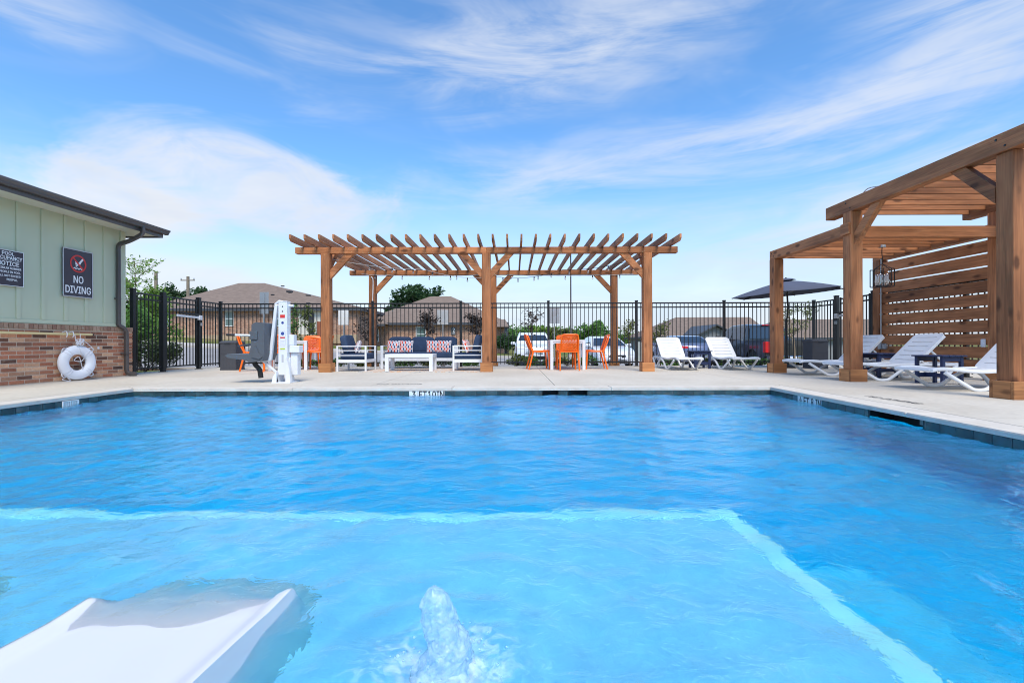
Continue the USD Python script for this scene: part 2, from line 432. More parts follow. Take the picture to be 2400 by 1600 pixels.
def build_pool():
    pool = Polygon([PL0, PL1, PR1, PR0])
    big = sbox(-7.99, -6.0, 30, 13.45)
    # deck, with saw-cut joints between its slabs
    outer = pool_outline(0.30)
    deck = sbox(-8.6, -6.0, 13.0, 13.35).difference(outer.buffer(0.004, join_style=2))
    cuts = []
    for x0, y0, x1, y1 in [(-5.86, 7.2, -5.86, 13.4), (-2.2, 7.2, -2.2, 13.4), (0.62, 7.2, 0.62, 13.4), (4.03, 7.2, 4.03, 13.4), (4.03, 4.0, 13, 4.0), (4.06, 8.9, 13, 8.9), (-8.6, 2.4, -5.7, 2.4), (-8.6, 7.15, -5.86, 7.15), (7.6, 8.9, 7.6, 13.4), (3.9, -1.0, 13, -1.0)]:
        cuts.append(shapely.LineString([(x0, y0), (x1, y1)]).buffer(0.0045))
    slabs = deck.difference(shapely.union_all(cuts))
    parent = tag(UsdGeom.Xform.Define(stage, numbered('/World/pool_deck')).GetPrim(), kind='structure')
    MB().prism(deck.buffer(-0.001), 0.10, T((0, 0, -0.115))).build('joint_filler', M_grout, parent)
    for g in getattr(slabs, 'geoms', [slabs]):
        if g.area > 0.05: MB().prism(g, 0.10, T((0, 0, -0.10))).build('slab', M_deck, parent)
    # coping: cast stones along each side, nose 4 cm thick
    cop = tag(UsdGeom.Xform.Define(stage, numbered('/World/pool_coping')).GetPrim(), kind='structure')
    ring = outer.difference(pool.buffer(-0.012, join_style=2))
    cen = np.array([-0.9, 2.0])
    for a, b, n in ((PL0, PL1, 4), (PL1, PR1, 4), (PR1, PR0, 4)):
        d = b - a; L = np.linalg.norm(d); d /= L; nr = np.array([-d[1], d[0]])          # outward: walking clockwise the outside is on the left
        for k in range(n):
            s0, s1 = L * k / n + (0.002 if k else 0), L * (k + 1) / n - (0.002 if k < n - 1 else 0)
            e0, e1 = (0.30 if k == 0 and a is not PL0 else 0), (0.30 if k == n - 1 and b is not PR0 else 0)
            # mitred ends
            q = [a + d * s0 - nr * 0.012 + d * (0.012 if e0 else 0), a + d * s1 - nr * 0.012 - d * (0.012 if e1 else 0), a + d * (s1 + e1) + nr * 0.30, a + d * (s0 - e0) + nr * 0.30]
            poly = Polygon(q).buffer(-0.006, join_style=2).buffer(0.006, quad_segs=3)
            m = MB().prism(poly, 0.034, T((0, 0, -0.043)))
            m.prism(poly.buffer(-0.006, join_style=2), 0.0085, T((0, 0, -0.0095)))
            m.build('coping_stone', M_coping, cop, smooth=False)
    # shell: walls and floor as one sheet, ledge and steps
    shell = tag(UsdGeom.Xform.Define(stage, numbered('/World/pool_shell')).GetPrim(), kind='structure')
    w = MB(); P = [PL0, PL1, PR1, PR0]
    for k in range(4):
        a, b = P[k], P[(k + 1) % 4]
        w.raw([(*a, FLOOR_Z - 0.12), (*b, FLOOR_Z - 0.12), (*b, -0.192), (*a, -0.192)], [(0, 1, 2, 3)])
    w.build('pool_wall', M_plaster, shell)
    f = MB(); f.raw([(*PL0, FLOOR_Z + 0.1), (*PL1, FLOOR_Z + 0.1), (*PR1, FLOOR_Z - 0.1), (*PR0, FLOOR_Z - 0.1)], [(0, 1, 2, 3)]); f.build('pool_floor', M_plaster, shell)
    # ledge under the camera with white nosing, and two steps beside it
    LZ = -0.31
    lx0, lx1, ly1 = -5.35, 1.068, 2.30
    MB().box(lx0, lx1, -3.15, ly1, FLOOR_Z - 0.05, LZ, 0.01).build('ledge', M_plaster, shell)
    MB().box(lx0, lx1 - 0.003, ly1 - 0.075, ly1 + 0.004, LZ - 0.02, LZ + 0.006, 0.004).box(lx1 - 0.085, lx1 + 0.004, -3.15, ly1 - 0.077, LZ - 0.02, LZ + 0.006, 0.004).build('nosing', M_nosing, shell)
    MB().box(lx1, lx1 + 0.42, -3.1, 2.05, FLOOR_Z - 0.05, LZ - 0.32, 0.01).build('step', M_plaster, shell)
    MB().box(lx1 + 0.42, lx1 + 0.84, -3.1, 1.7, FLOOR_Z - 0.05, LZ - 0.62, 0.01).build('step', M_plaster, shell)
    # waterline tiles with grout behind
    tl = tag(UsdGeom.Xform.Define(stage, numbered('/World/waterline_tiles')).GetPrim(), kind='structure')
    back = MB()
    skim = {1: [(5.98, 6.24), (6.36, 6.66)], 2: [(2.03, 2.72)]}
    sign = {1: (4.04, 4.56), 2: (0.72, 1.23)}
    cnt = 0
    for e, (a, b) in enumerate(((PL0, PL1), (PL1, PR1), (PR1, PR0))):
        d = b - a; L = np.linalg.norm(d); d /= L; nr = np.array([-d[1], d[0]])
        s_lo, s_hi = (L - 4.6 if e == 0 else 0), (4.6 if e == 2 else L)
        s = s_hi if e == 0 else s_lo
        step = 0.152
        ks = np.arange(0, int((s_hi - s_lo) / step) + 1)
        for k in ks:
            t0 = (L - (k + 1) * step) if e == 0 else k * step
            t1 = t0 + step
            t0, t1 = max(t0, 0.0), min(t1, L)
            bad = [r for r in skim.get(e, []) if t1 > r[0] and t0 < r[1]]
            if e in sign and t1 > sign[e][0] and t0 < sign[e][1]: bad.append(sign[e])
            spans = [(t0, t1)]
            for r in bad:
                spans = [q for s0, s1 in spans for q in ((s0, min(s1, r[0])), (max(s0, r[1]), s1)) if q[1] - q[0] > 0.02]
            for s0, s1 in spans:
                o, n3 = a + d * (s0 + 0.002) + nr * 0.004, s1 - s0 - 0.004
                p0, p1 = a + d * (s0 + 0.002) - nr * 0.004, a + d * (s1 - 0.002) - nr * 0.004
                for z0, z1 in ((-0.194, -0.046),):
                    MB().bar((*p0, (z0 + z1) / 2), (*p1, (z0 + z1) / 2), 0.008, z1 - z0, 0.0015).build('tile', M_tile, tl)
        c0, c1 = a + d * 0, b
        free = [(0.0, L)]
        for r in skim.get(e, []): free = [q for s0, s1 in free for q in ((s0, min(s1, r[0])), (max(s0, r[1]), s1)) if q[1] - q[0] > 0.01]
        for s0, s1 in free: back.bar((*(a + d * s0 + nr * 0.0022), -0.121), (*(a + d * s1 + nr * 0.0022), -0.121), 0.006, 0.15)
        if e in sign:                                       # white depth tiles with black letters
            s0, s1 = sign[e]
            wt = MB(); lt = MB(); txt = ['3', 'FT', '10', 'IN'] if e == 1 else ['4', 'FT', '8', 'IN']
            for k in range(4):
                u0, u1 = s0 + (s1 - s0) * k / 4 + 0.0015, s0 + (s1 - s0) * (k + 1) / 4 - 0.0015
                MB().bar((*(a + d * u0 - nr * 0.004), -0.120), (*(a + d * u1 - nr * 0.004), -0.120), 0.008, 0.148, 0.0015).build('white_tile', M_white_tile, tl)
                m = meshkit.text_mesh(txt[k], 0.092, 0.0012, bold=True)
                w0 = m.bounds[1, 0] - m.bounds[0, 0]; sc = 0.80
                X = np.array([d[0], d[1], 0.0]); Z = np.array([0, 0, 1.0]); N = np.array([-nr[0], -nr[1], 0.0])
                if X @ np.cross(Z, N) < 0: X = -X
                o = np.array([*(a + d * ((u0 + u1) / 2) - nr * 0.0082), -0.142])
                Mx = np.eye(4); Mx[:3, 0], Mx[:3, 1], Mx[:3, 2] = X * sc, Z, N
                Mx[:3, 3] = o - X * (w0 * sc / 2)
                lt.add(m, Mx)
            lt.build('depth_letters', M_black_print, tl)
        for r in skim.get(e, []):
            k = MB()
            for z0, z1, q0, q1 in ((-0.215, -0.19, 0.0, 0.26), (-0.19, -0.045, 0.24, 0.26)):
                pa, pb = a + d * r[0] + nr * (q0 + q1) / 2, a + d * r[1] + nr * (q0 + q1) / 2
                k.bar((*pa, (z0 + z1) / 2), (*pb, (z0 + z1) / 2), q1 - q0, z1 - z0)
            for u in r:
                uu = u + (0.006 if u == r[0] else -0.006)
                pa, pb = a + d * uu + nr * -0.003, a + d * uu + nr * 0.24
                k.bar((*pa, -0.118), (*pb, -0.118), 0.012, 0.15)
            k.build('skimmer_throat', M_skim, tl)
            if e == 2:
                uu = r[1] - 0.17
                MB().bar((*(a + d * uu + nr * 0.10), -0.085), (*(a + d * (r[1] - 0.02) + nr * 0.10), -0.085), 0.012, 0.05).build('skimmer_weir', M_weir, tl)
    back.build('grout_bed', M_grout, tl)
    # white slotted fitting in the left band of tiles
    a, b = PL0, PL1; d = (b - a) / np.linalg.norm(b - a); nr = np.array([-d[1], d[0]]); L = np.linalg.norm(b - a)
    c = 5.86
    gr = thing('pool_wall_grille', 'small white slotted grille set in the dark tiles below the building', 'grille', (*(a + d * ((c + 3.2) / d[1]) - nr * 0.006), -0.116), math.degrees(math.atan2(d[1], d[0])))
    m = MB(); m.box(-0.11, 0.11, -0.014, 0.004, 0.056, 0.066, 0.002).box(-0.11, 0.11, -0.014, 0.004, -0.075, -0.062, 0.002)
    for sx in (-1, 1): m.box(sx * 0.11, sx * 0.098, -0.014, 0.004, -0.062, 0.056)
    m.build('frame', M_white_tile, gr)
    for k in range(8): MB().box(-0.088 + k * 0.0245, -0.074 + k * 0.0245, -0.012, 0.004, -0.062, 0.056).build('slat', M_white_tile, gr)
    MB().box(-0.10, 0.10, 0.0, 0.003, -0.06, 0.055).build('backing', M_grout, gr)


M_skim = pbr('skimmer_dark', (0.02, 0.03, 0.03), 0.5)
M_weir = pbr('skimmer_weir', (0.25, 0.33, 0.32), 0.4)
build_pool()


def wave_height(x, y):
    h = np.zeros_like(x)
    r = np.random.default_rng(3)
    for k in range(26):
        lam = 0.22 * (1.11 ** k) * (0.9 + 0.2 * r.random())
        if lam > 2.2: break
        th = r.normal(1.35, 0.75); ph = r.random() * 6.28
        amp = 0.0008 * (lam / 0.5) ** 0.70
        q = 0.5 + meshkit.noise(np.stack([x * 0.7 + k * 3.1, y * 0.7, np.full_like(x, k * 1.7)], -1), k)
        h += amp * q * np.sin((math.cos(th) * x + math.sin(th) * y) * 2 * PI / lam + ph + 1.6 * meshkit.noise(np.stack([x * 0.9, y * 0.9, np.full_like(x, 9.1 + k)], -1), k))
    h += 0.004 * (meshkit.fbm(np.stack([x * 2.6, y * 3.4, np.zeros_like(x)], -1), 4, 5) - 0.5)
    # patches of short wind ripples, crests mostly across the view
    for k in range(16):
        lam = 0.13 * (1.075 ** k); th = r.normal(PI / 2, 0.85); ph = r.random() * 6.28
        q = meshkit.noise(np.stack([x * 1.1 + k * 5.3, y * 1.5, np.full_like(x, k * 2.3)], -1), 40 + k)
        h += 0.0015 * (lam / 0.25) * np.clip(q * 2.2 - 0.45, 0, 1.3) * np.sin((math.cos(th) * x + math.sin(th) * y) * 2 * PI / lam + ph + 2.2 * meshkit.noise(np.stack([x * 2.0, y * 2.0, np.full_like(x, 3.3 + k)], -1), k))
    # rings thrown up by the bubbler
    d = np.hypot(x - BUB[0], y - BUB[1])
    h += 0.006 * np.exp(-d / 0.42) * np.sin(d * 2 * PI / 0.13) + 0.012 * np.exp(-(d / 0.22) ** 2) * (meshkit.fbm(np.stack([x * 16, y * 16, np.zeros_like(x)], -1), 3, 8) - 0.5) * 2
    return h


BUB = (-0.165, 1.10)


def build_water():
    y = np.concatenate([np.linspace(-3.19, 0.3, 60), np.linspace(0.32, 3.0, 210), np.linspace(3.015, 6.873, 270)])
    t = np.linspace(0, 1, 420)
    Y, Tt = np.meshgrid(y, t, indexing='ij')
    k = (Y - PL0[1]) / (PL1[1] - PL0[1])
    xl = PL0[0] + (PL1[0] - PL0[0]) * k; xr = PR0[0] + (PR1[0] - PR0[0]) * k
    X = xl + (xr - xl) * Tt
    Z = WATER_Z + wave_height(X, Y)
    n, m = X.shape
    top = np.stack([X, Y, Z], -1)
    V = [top.reshape(-1, 3)]
    i, j = np.meshgrid(np.arange(n - 1), np.arange(m - 1), indexing='ij')
    F = [np.stack([i * m + j, i * m + j + 1, (i + 1) * m + j + 1, (i + 1) * m + j], -1).reshape(-1, 4)[:, [0, 1, 2, 3]]]
    rim = np.concatenate([np.arange(m), (np.arange(1, n)) * m + m - 1, (n - 1) * m + np.arange(m - 2, -1, -1), np.arange(n - 2, 0, -1) * m])
    low = top.reshape(-1, 3)[rim].copy(); low[:, 2] = FLOOR_Z - 0.5
    base = n * m; R = len(rim); kk = np.arange(R)
    V.append(low); V.append(np.array([[-1.0, 2.0, FLOOR_Z - 0.5]]))
    F.append(np.stack([rim[kk], base + kk, base + (kk + 1) % R, rim[(kk + 1) % R]], -1))
    Fb = np.stack([base + kk, np.full(R, base + R), base + (kk + 1) % R], -1)
    V = np.vstack(V); Q = np.vstack(F)
    Fa = np.vstack([Q[:, [0, 1, 2]], Q[:, [0, 2, 3]], Fb])
    usdkit.mesh(stage, numbered('/World/pool_water'), (V, Fa), M_water, smooth=40)
    tag(stage.GetPrimAtPath('/World/pool_water'), kind='structure')


build_water()

# ---------------------------------------------------------------- materials of the buildings and timber
M_woodX, M_woodY, M_woodZ = wood('cedar_along_x', 0), wood('cedar_along_y', 1), wood('cedar_along_z', 2)
M_trimX, M_trimY = wood('cedar_trim_x', 0, (0.50, 0.215, 0.080), (0.28, 0.110, 0.042)), wood('cedar_trim_y', 1, (0.50, 0.215, 0.080), (0.28, 0.110, 0.042))
M_siding = pbr('sage_siding', (0.52, 0.55, 0.395), 0.6, spec=0.3, var=0.05, vscale=1.2, bump=0.05, bscale=200)
M_soffit = pbr('cream_soffit', (0.62, 0.62, 0.52), 0.6, var=0.04)
M_bronze = pbr('bronze_gutter', (0.085, 0.075, 0.072), 0.38, metal=0.0, spec=0.5, var=0.10, vscale=4.0)
M_mortar = pbr('mortar', (0.62, 0.50, 0.38), 0.9, spec=0.1, var=0.12, vscale=8.0, bump=0.3, bscale=120)
M_shingle = pbr('roof_shingle', (0.17, 0.155, 0.15), 0.9, spec=0.2, var=0.3, vscale=9.0, bump=0.4, bscale=60)
M_black_metal = pbr('black_aluminium', (0.008, 0.008, 0.009), 0.40, spec=0.5)
M_white_paint = pbr('white_powder_coat', (0.69, 0.70, 0.72), 0.35, var=0.04, vscale=6.0)
M_galv = pbr('galvanised', (0.42, 0.43, 0.44), 0.38, metal=0.6, var=0.1)
M_navy_sign = pbr('charcoal_sign', (0.045, 0.042, 0.055), 0.30, spec=0.5)
M_sign_white = pbr('sign_white', (0.80, 0.80, 0.80), 0.35)
M_sign_red = pbr('sign_red', (0.62, 0.035, 0.030), 0.35)


def brick_material(name, stops):
    g = Graph(); p = g.pos()
    c = g.ramp(g.rand(), stops)
    n = g.mapr(g.noise(p, 38.0, 4.0, 0.7), 0.3, 0.75, 0.72, 1.18, smooth=False)
    c = g.mix(1.0, c, g.xyz(n, n, n), 'multiply')
    c = g.mix(g.mapr(g.noise(p, 11.0, 4.0, 0.65), 0.57, 0.76, 0.0, 0.5), c, (0.42, 0.29, 0.20))
    nrm = g.add('bump', {'height': g.noise(p, 120.0, 3.0, 0.7)}, strength=0.4, distance=0.004) + '.normal'
    return g.done(name, g.add('principled_bsdf', {'base_color': c, 'normal': nrm}, roughness=0.88, specular_ior_level=0.2) + '.BSDF')


M_brick = brick_material('clay_brick', [(0.0, (0.123, 0.067, 0.049)), (0.14, (0.19, 0.09, 0.06)), (0.25, (0.403, 0.151, 0.084)), (0.48, (0.493, 0.196, 0.11)), (0.62, (0.358, 0.146, 0.087)), (0.74, (0.605, 0.302, 0.174)), (0.9, (0.672, 0.403, 0.246)), (1.0, (0.28, 0.129, 0.081))])
M_brick_cap = brick_material('rowlock_brick', [(0.0, (0.30, 0.19, 0.13)), (0.5, (0.40, 0.26, 0.18)), (0.8, (0.26, 0.14, 0.10)), (1.0, (0.46, 0.33, 0.24))])


def build_pool_house():
    h = thing('pool_house', 'sage green board-and-batten pool house with brick base at the left of the pool', 'building', (-8.0, 9.6, 0))
    ox, oy = -8.0, 9.6
    W = lambda: MB()

    def L(m, *a, **k):                                   # world to local
        for v in m.v: v -= np.array([ox, oy, 0])
        return m.build(*a, **k)
    YE, YS = 9.62, 2.0
    L(W().box(-15.5, -8.0, YS, YE, 0.99, 2.95), 'siding_wall', M_siding, h)
    for k in range(0, 18):
        y = 9.13 - 0.40 * k
        if y > YS: L(W().box(-8.001, -7.981, y, y + 0.064, 1.065, 2.945, 0.003), 'batten', M_siding, h)
    L(W().box(-8.001, -7.979, YS, YE, 1.0, 1.063, 0.003), 'base_board', M_siding, h)
    L(W().box(-8.001, -7.972, YE - 0.10, YE + 0.02, 1.0, 2.945, 0.004), 'corner_board', M_siding, h)
    bw = L(W().box(-15.4, -7.969, YS, 9.79, -0.05, 0.995), 'brick_wall', M_mortar, h)
    cr = np.random.default_rng(5)
    zc, row = 0.015, 0
    far = W()
    while zc + 0.058 < 0.905:
        y = 9.79 - (0.12 if row % 2 else 0.0)
        if row % 2: L(W().box(-8.0, -7.963, 9.79 - 0.11, 9.795, zc, zc + 0.057, 0.003), 'brick', M_brick, bw)
        while y > 5.4:
            d = cr.uniform(-0.0015, 0.002)
            L(W().box(-8.0, -7.963 + d, y - 0.226, y + (0.005 if y > 9.78 else 0), zc, zc + 0.0545, 0.003), 'brick', M_brick, bw)
            y -= 0.24
        zc += 0.0677; row += 1
    y = 9.795
    while y > 5.6:
        w = 0.068 + cr.uniform(-0.004, 0.004)
        L(W().box(-8.0, -7.952 + cr.uniform(-0.003, 0.003), y - w, y, 0.906, 0.994, 0.005), 'brick', M_brick_cap, bw)
        y -= w + 0.010
    # eave: soffit, fascia, gutter, roof
    L(W().box(-15.5, -7.53, YS, 10.02, 2.95, 2.968), 'soffit', M_soffit, h)
    L(W().box(-7.53, -7.505, YS, 10.045, 2.915, 3.075, 0.004).box(-15.5, -7.532, 10.022, 10.045, 2.915, 3.075, 0.004), 'fascia', M_bronze, h)
    prof = [(0.0, 0.09), (0.0, 0.0), (0.055, 0.0), (0.075, 0.012), (0.085, 0.045), (0.112, 0.070), (0.112, 0.09), (0.118, 0.09), (0.118, 0.066), (0.09, 0.040), (0.08, 0.006), (0.06, -0.006), (-0.002, -0.006), (-0.002, 0.09)]
    g = W().prism(prof, 10.10 - YS, axes((-7.502, YS, 2.993), (1, 0, 0), (0, 0, 1), (0, -1, 0)) @ np.diag([1, 1, -1, 1]))
    g.prism([(0, 0.09), (0, 0), (0.055, 0), (0.085, 0.045), (0.112, 0.07), (0.112, 0.09)], 0.004, axes((-7.502, 10.096, 2.993), (1, 0, 0), (0, 0, 1), (0, -1, 0)))
    L(g, 'gutter', M_bronze, h)
    R = W()
    e, rz = 3.07, 3.07 + 0.36 * 4.55
    A, B, C, D = (-7.47, YS, e), (-7.47, 10.06, e), (-16.57, 10.06, e), (-16.57, YS, e)
    E, F2 = (-12.02, 10.06 - 4.55, rz), (-12.02, YS, rz)
    R.raw([A, B, E, F2, C, D], [(0, 1, 2), (0, 2, 3), (1, 4, 2), (4, 5, 3), (4, 3, 2)])
    R.raw([(p[0], p[1], p[2] - 0.03) for p in (A, B, E, F2, C, D)], [(0, 2, 1), (0, 3, 2), (1, 2, 4), (4, 3, 5), (4, 2, 3)])
    L(R, 'roof', M_shingle, h)
    # downspout: from the gutter back to the wall, down, out over the brick and to the deck
    path = smooth_path([(-7.45, 9.42, 3.0), (-7.45, 9.42, 2.90), (-7.50, 9.42, 2.83), (-7.72, 9.42, 2.72), (-7.90, 9.42, 2.66), (-7.94, 9.42, 2.58), (-7.94, 9.42, 2.45), (-7.94, 9.42, 1.9), (-7.94, 9.42, 1.12), (-7.94, 9.42, 1.06), (-7.93, 9.43, 1.02), (-7.90, 9.50, 0.975), (-7.89, 9.54, 0.90), (-7.89, 9.55, 0.80), (-7.89, 9.55, 0.25), (-7.89, 9.55, 0.14), (-7.87, 9.56, 0.07), (-7.80, 9.57, 0.045), (-7.72, 9.58, 0.045)], 5)
    L(W().sweep(path, 0.085, 0.062, up=(0.3, 1, 0.05), closed_round=12), 'downspout', M_bronze, h, smooth=50)
    L(W().box(-7.985, -7.925, 9.37, 9.47, 1.55, 1.575).box(-7.96, -7.84, 9.49, 9.61, 0.45, 0.475), 'downspout_strap', M_bronze, h)
    L(W().lathe([(0.0, 0.0), (0.022, 0.0), (0.024, 0.012), (0.0, 0.016)], M=T((-7.964, 8.98, 0.58), ry=PI / 2)), 'wall_anchor', M_white_paint, h, smooth=40)
    return h


def wall_text(mb, s, h, yc, z, x, align='c', bold=True, sx=1.0, tilt=0):
    """lettering on a wall that faces +x, reading towards +y"""
    m = meshkit.text_mesh(s, h, 0.0012, bold=bold)
    w = (m.bounds[1, 0]) * sx
    y0 = yc - (w / 2 if align == 'c' else w if align == 'r' else 0)
    mb.add(m, axes((x, y0, z), (0, sx, 0), (0, 0, 1), (1, 0, 0)))


def build_signs():
    y0, y1, z0, z1, x = 8.28, 8.87, 1.505, 2.372, -7.962
    s = thing('no_diving_sign', 'charcoal NO DIVING sign with red prohibition circle on the green wall', 'sign', (x, (y0 + y1) / 2, z0))
    yc, H = 0.0, z1 - z0; hw = (y1 - y0) / 2
    MB().box(-0.012, 0.0, -hw, hw, 0, H, 0.003).build('board', M_navy_sign, s)
    fr = MB()
    for a in (-1, 1): fr.box(0.0, 0.008, a * hw, a * (hw - 0.016), 0, H, 0.002)
    fr.box(0.0, 0.008, -hw + 0.016, hw - 0.016, 0, 0.016, 0.002).box(0.0, 0.008, -hw + 0.016, hw - 0.016, H - 0.016, H, 0.002)
    fr.build('frame', pbr('sign_frame', (0.50, 0.49, 0.50), 0.4), s)
    t = MB(); wall_text(t, 'NO', 0.125, 0, 0.262, 0.0005, sx=0.80); wall_text(t, 'DIVING', 0.125, 0, 0.075, 0.0005, sx=0.80)
    t.build('lettering', M_sign_white, s)
    cz, R = 0.612, 0.160
    A = axes((0.0006, 0, cz), (0, 1, 0), (0, 0, 1), (1, 0, 0))
    d = MB()                                             # the diver: bent body, arm and waves
    P = lambda pts, w: shapely.LineString(pts).buffer(w, quad_segs=4)
    body = shapely.union_all([P([(0.088, 0.088), (0.030, 0.018)], 0.017), P([(0.035, 0.012), (-0.005, -0.012)], 0.019), P([(0.0, -0.01), (-0.040, -0.052)], 0.011), P([(-0.01, -0.002), (-0.052, 0.022)], 0.010), shapely.Point(-0.040, -0.008).buffer(0.017)])
    d.prism(body, 0.0012, A)
    wv = [(-0.085 + k * 0.0085, -0.088 + 0.010 * math.sin(k * 0.95)) for k in range(21)]
    d.prism(P(wv, 0.0075), 0.0012, A)
    d.build('diver_symbol', M_sign_white, s)
    ring = shapely.Point(0, 0).buffer(R, quad_segs=16).difference(shapely.Point(0, 0).buffer(R - 0.027, quad_segs=16))
    bar = shapely.LineString([(-0.105, 0.105), (0.105, -0.105)]).buffer(0.0135, cap_style=2)
    MB().prism(ring.union(bar), 0.0012, axes((0.0022, 0, cz), (0, 1, 0), (0, 0, 1), (1, 0, 0))).build('prohibition_ring', M_sign_red, s)
    # occupancy notice, cut by the left edge of the picture
    y0, y1, z0, z1 = 7.15, 7.62, 1.575, 2.135
    s = thing('occupancy_sign', 'charcoal pool occupancy notice with white text, cut by the left edge of the photo', 'sign', (x, (y0 + y1) / 2, z0))
    H = z1 - z0; hw = (y1 - y0) / 2
    MB().box(-0.012, 0.0, -hw, hw, 0, H, 0.003).build('board', M_navy_sign, s)
    fr = MB()
    for a in (-1, 1): fr.box(0.0, 0.006, a * hw, a * (hw - 0.008), 0, H)
    fr.box(0.0, 0.006, -hw + 0.008, hw - 0.008, 0, 0.008).box(0.0, 0.006, -hw + 0.008, hw - 0.008, H - 0.008, H)
    fr.box(0.0, 0.0015, -0.19, 0.19, 0.398, 0.402)
    fr.build('frame', M_sign_white, s)
    t = MB()
    for txt, hh, zz, sx in (('POOL', 0.052, 0.482, 0.95), ('OCCUPANCY', 0.052, 0.414, 0.95), ('NOTICE', 0.062, 0.318, 1.0), ('MAXIMUM NUMBER', 0.031, 0.262, 0.95), ('OF PEOPLE IN POOL', 0.031, 0.203, 0.90), ('SHALL NOT EXCEED', 0.031, 0.143, 0.90), ('PEOPLE.', 0.031, 0.083, 0.95)):
        m = meshkit.text_mesh(txt, hh, 0.0012, bold=True)
        w = m.bounds[1, 0] * sx; q = min(1.0, 0.43 / w)
        wall_text(t, txt, hh, 0.0 if txt != 'PEOPLE.' else 0.06, zz, 0.0005, sx=sx * q)
    t.build('lettering', M_sign_white, s)


HOUSE = build_pool_house()
build_signs()


# ---------------------------------------------------------------- fences
def picket_run(t, p0, p1, post0=True, post1=True, top=1.78, gate=False, z_low=0.06, pick=0.1135):
    """one straight panel of rails and pickets between two points (already local)"""
    p0, p1 = np.array(p0, float), np.array(p1, float); d = p1 - p0; Ln = np.linalg.norm(d); d /= Ln
    for z in (top - 0.018, top - 0.135, 0.118):
        MB().bar((*p0, z), (*p1, z), 0.030, 0.034, 0.003).build('rail', M_black_metal, t)
    n = int(round(Ln / pick))
    for k in range(1, n):
        q = p0 + d * Ln * k / n
        MB().box(q[0] - 0.0085, q[0] + 0.0085, q[1] - 0.0085, q[1] + 0.0085, z_low, top - 0.002).build('picket', M_black_metal, t)


def fence_post(t, p, top=1.83, w=0.066, plate=True):
    m = MB().box(p[0] - w / 2, p[0] + w / 2, p[1] - w / 2, p[1] + w / 2, 0.0, top, 0.004)
    m.box(p[0] - w / 2 - 0.006, p[0] + w / 2 + 0.006, p[1] - w / 2 - 0.006, p[1] + w / 2 + 0.006, top - 0.03, top + 0.006, 0.005)
    if plate: m.box(p[0] - 0.065, p[0] + 0.065, p[1] - 0.065, p[1] + 0.065, 0.0, 0.012, 0.003)
    m.build('post', M_black_metal, t)


def build_fences():
    FY = 13.12
    xs = [-8.2, -6.405, -3.95, -1.49, 0.96, 3.42, 5.87, 8.38]
    t = thing('back_fence', 'long black metal picket fence running behind the pergola', 'fence', (0, FY, 0))
    for a, b in zip(xs[:-1], xs[1:]): picket_run(t, (a, 0), (b, 0))
    for a in xs: fence_post(t, (a, 0))
    t = thing('side_fence', 'short black picket fence between the green pool house and its gate', 'fence', (-8.2, 10.1, 0))
    picket_run(t, (0, 0), (0, 0.86)); fence_post(t, (0, 0), 1.85, 0.08); fence_post(t, (0, 0.86), 1.85, 0.085)
    t = thing('side_fence', 'two foot wide black picket fence between the left gate and the far left corner', 'fence', (-8.2, 12.2, 0))
    fence_post(t, (0, 0), 1.85, 0.085); picket_run(t, (0, 0), (0, 0.92))

    def gate(name, label, y0, y1, x, s):
        g = thing(name, label, 'gate', (x, y0, 0))
        Ln = y1 - y0
        picket_run(g, (0, 0.05), (0, Ln - 0.05), z_low=0.10)
        for q in (0.05, Ln - 0.05): MB().box(-0.02, 0.02, q - 0.02, q + 0.02, 0.08, 1.80, 0.003).build('stile', M_black_metal, g)
        y_c = Ln - 0.02
        MB().bar((s * 0.05, y_c + 0.05, 1.33), (s * 0.05, y_c - 0.78, 1.345), 0.035, 0.055, 0.006).box(s * 0.02, s * 0.085, y_c - 0.02, y_c + 0.10, 1.27, 1.39, 0.006).build('gate_closer', M_white_paint, g)
        MB().bar((s * 0.05, y_c, 1.405), (s * 0.05, y_c - 0.70, 1.415), 0.05, 0.045, 0.004).build('closer_rail', M_black_metal, g)
        MB().box(s * 0.02, s * 0.07, y_c + 0.06, y_c + 0.12, 1.12, 1.20, 0.006).build('latch', M_galv, g)
    gate('left_gate', 'black picket gate with white closer arm left of the charcoal bin', 11.0, 12.15, -8.2, 1)
    t = thing('side_fence', 'black picket fence from the far right corner to the right gate', 'fence', (8.38, 12.2, 0))
    picket_run(t, (0, 0), (0, 0.92)); fence_post(t, (0, 0), 1.86, 0.085)
    gate('right_gate', 'black picket gate with white closer arm beside the slat wall', 11.0, 12.1, 8.38, -1)
    t = thing('side_fence', 'long black picket fence behind the wooden slat wall', 'fence', (8.38, 4.2, 0))
    ys = [0.0, 2.2, 4.5, 6.75]
    for a, b in zip(ys[:-1], ys[1:]): picket_run(t, (0, a), (0, b))
    for a in ys: fence_post(t, (0, a), 1.85, 0.07)


build_fences()


# ---------------------------------------------------------------- the far pergola
def timber_post(t, x, y, z1, w=0.195, trim=True, zb=0.0):
    p = MB().box(x - w / 2, x + w / 2, y - w / 2, y + w / 2, zb, z1, 0.006).build('post', M_woodZ, t)
    if trim:
        o = w / 2 + 0.042
        q = w / 2 + 0.002
        for sgn in (-1, 1):
            MB().box(x - o, x + o, y + sgn * q, y + sgn * o, zb, zb + 0.205, 0.004).build('base_board', M_trimX, p)
            MB().box(x + sgn * q, x + sgn * o, y - q, y + q, zb, zb + 0.203, 0.004).build('base_board', M_trimY, p)
    return p


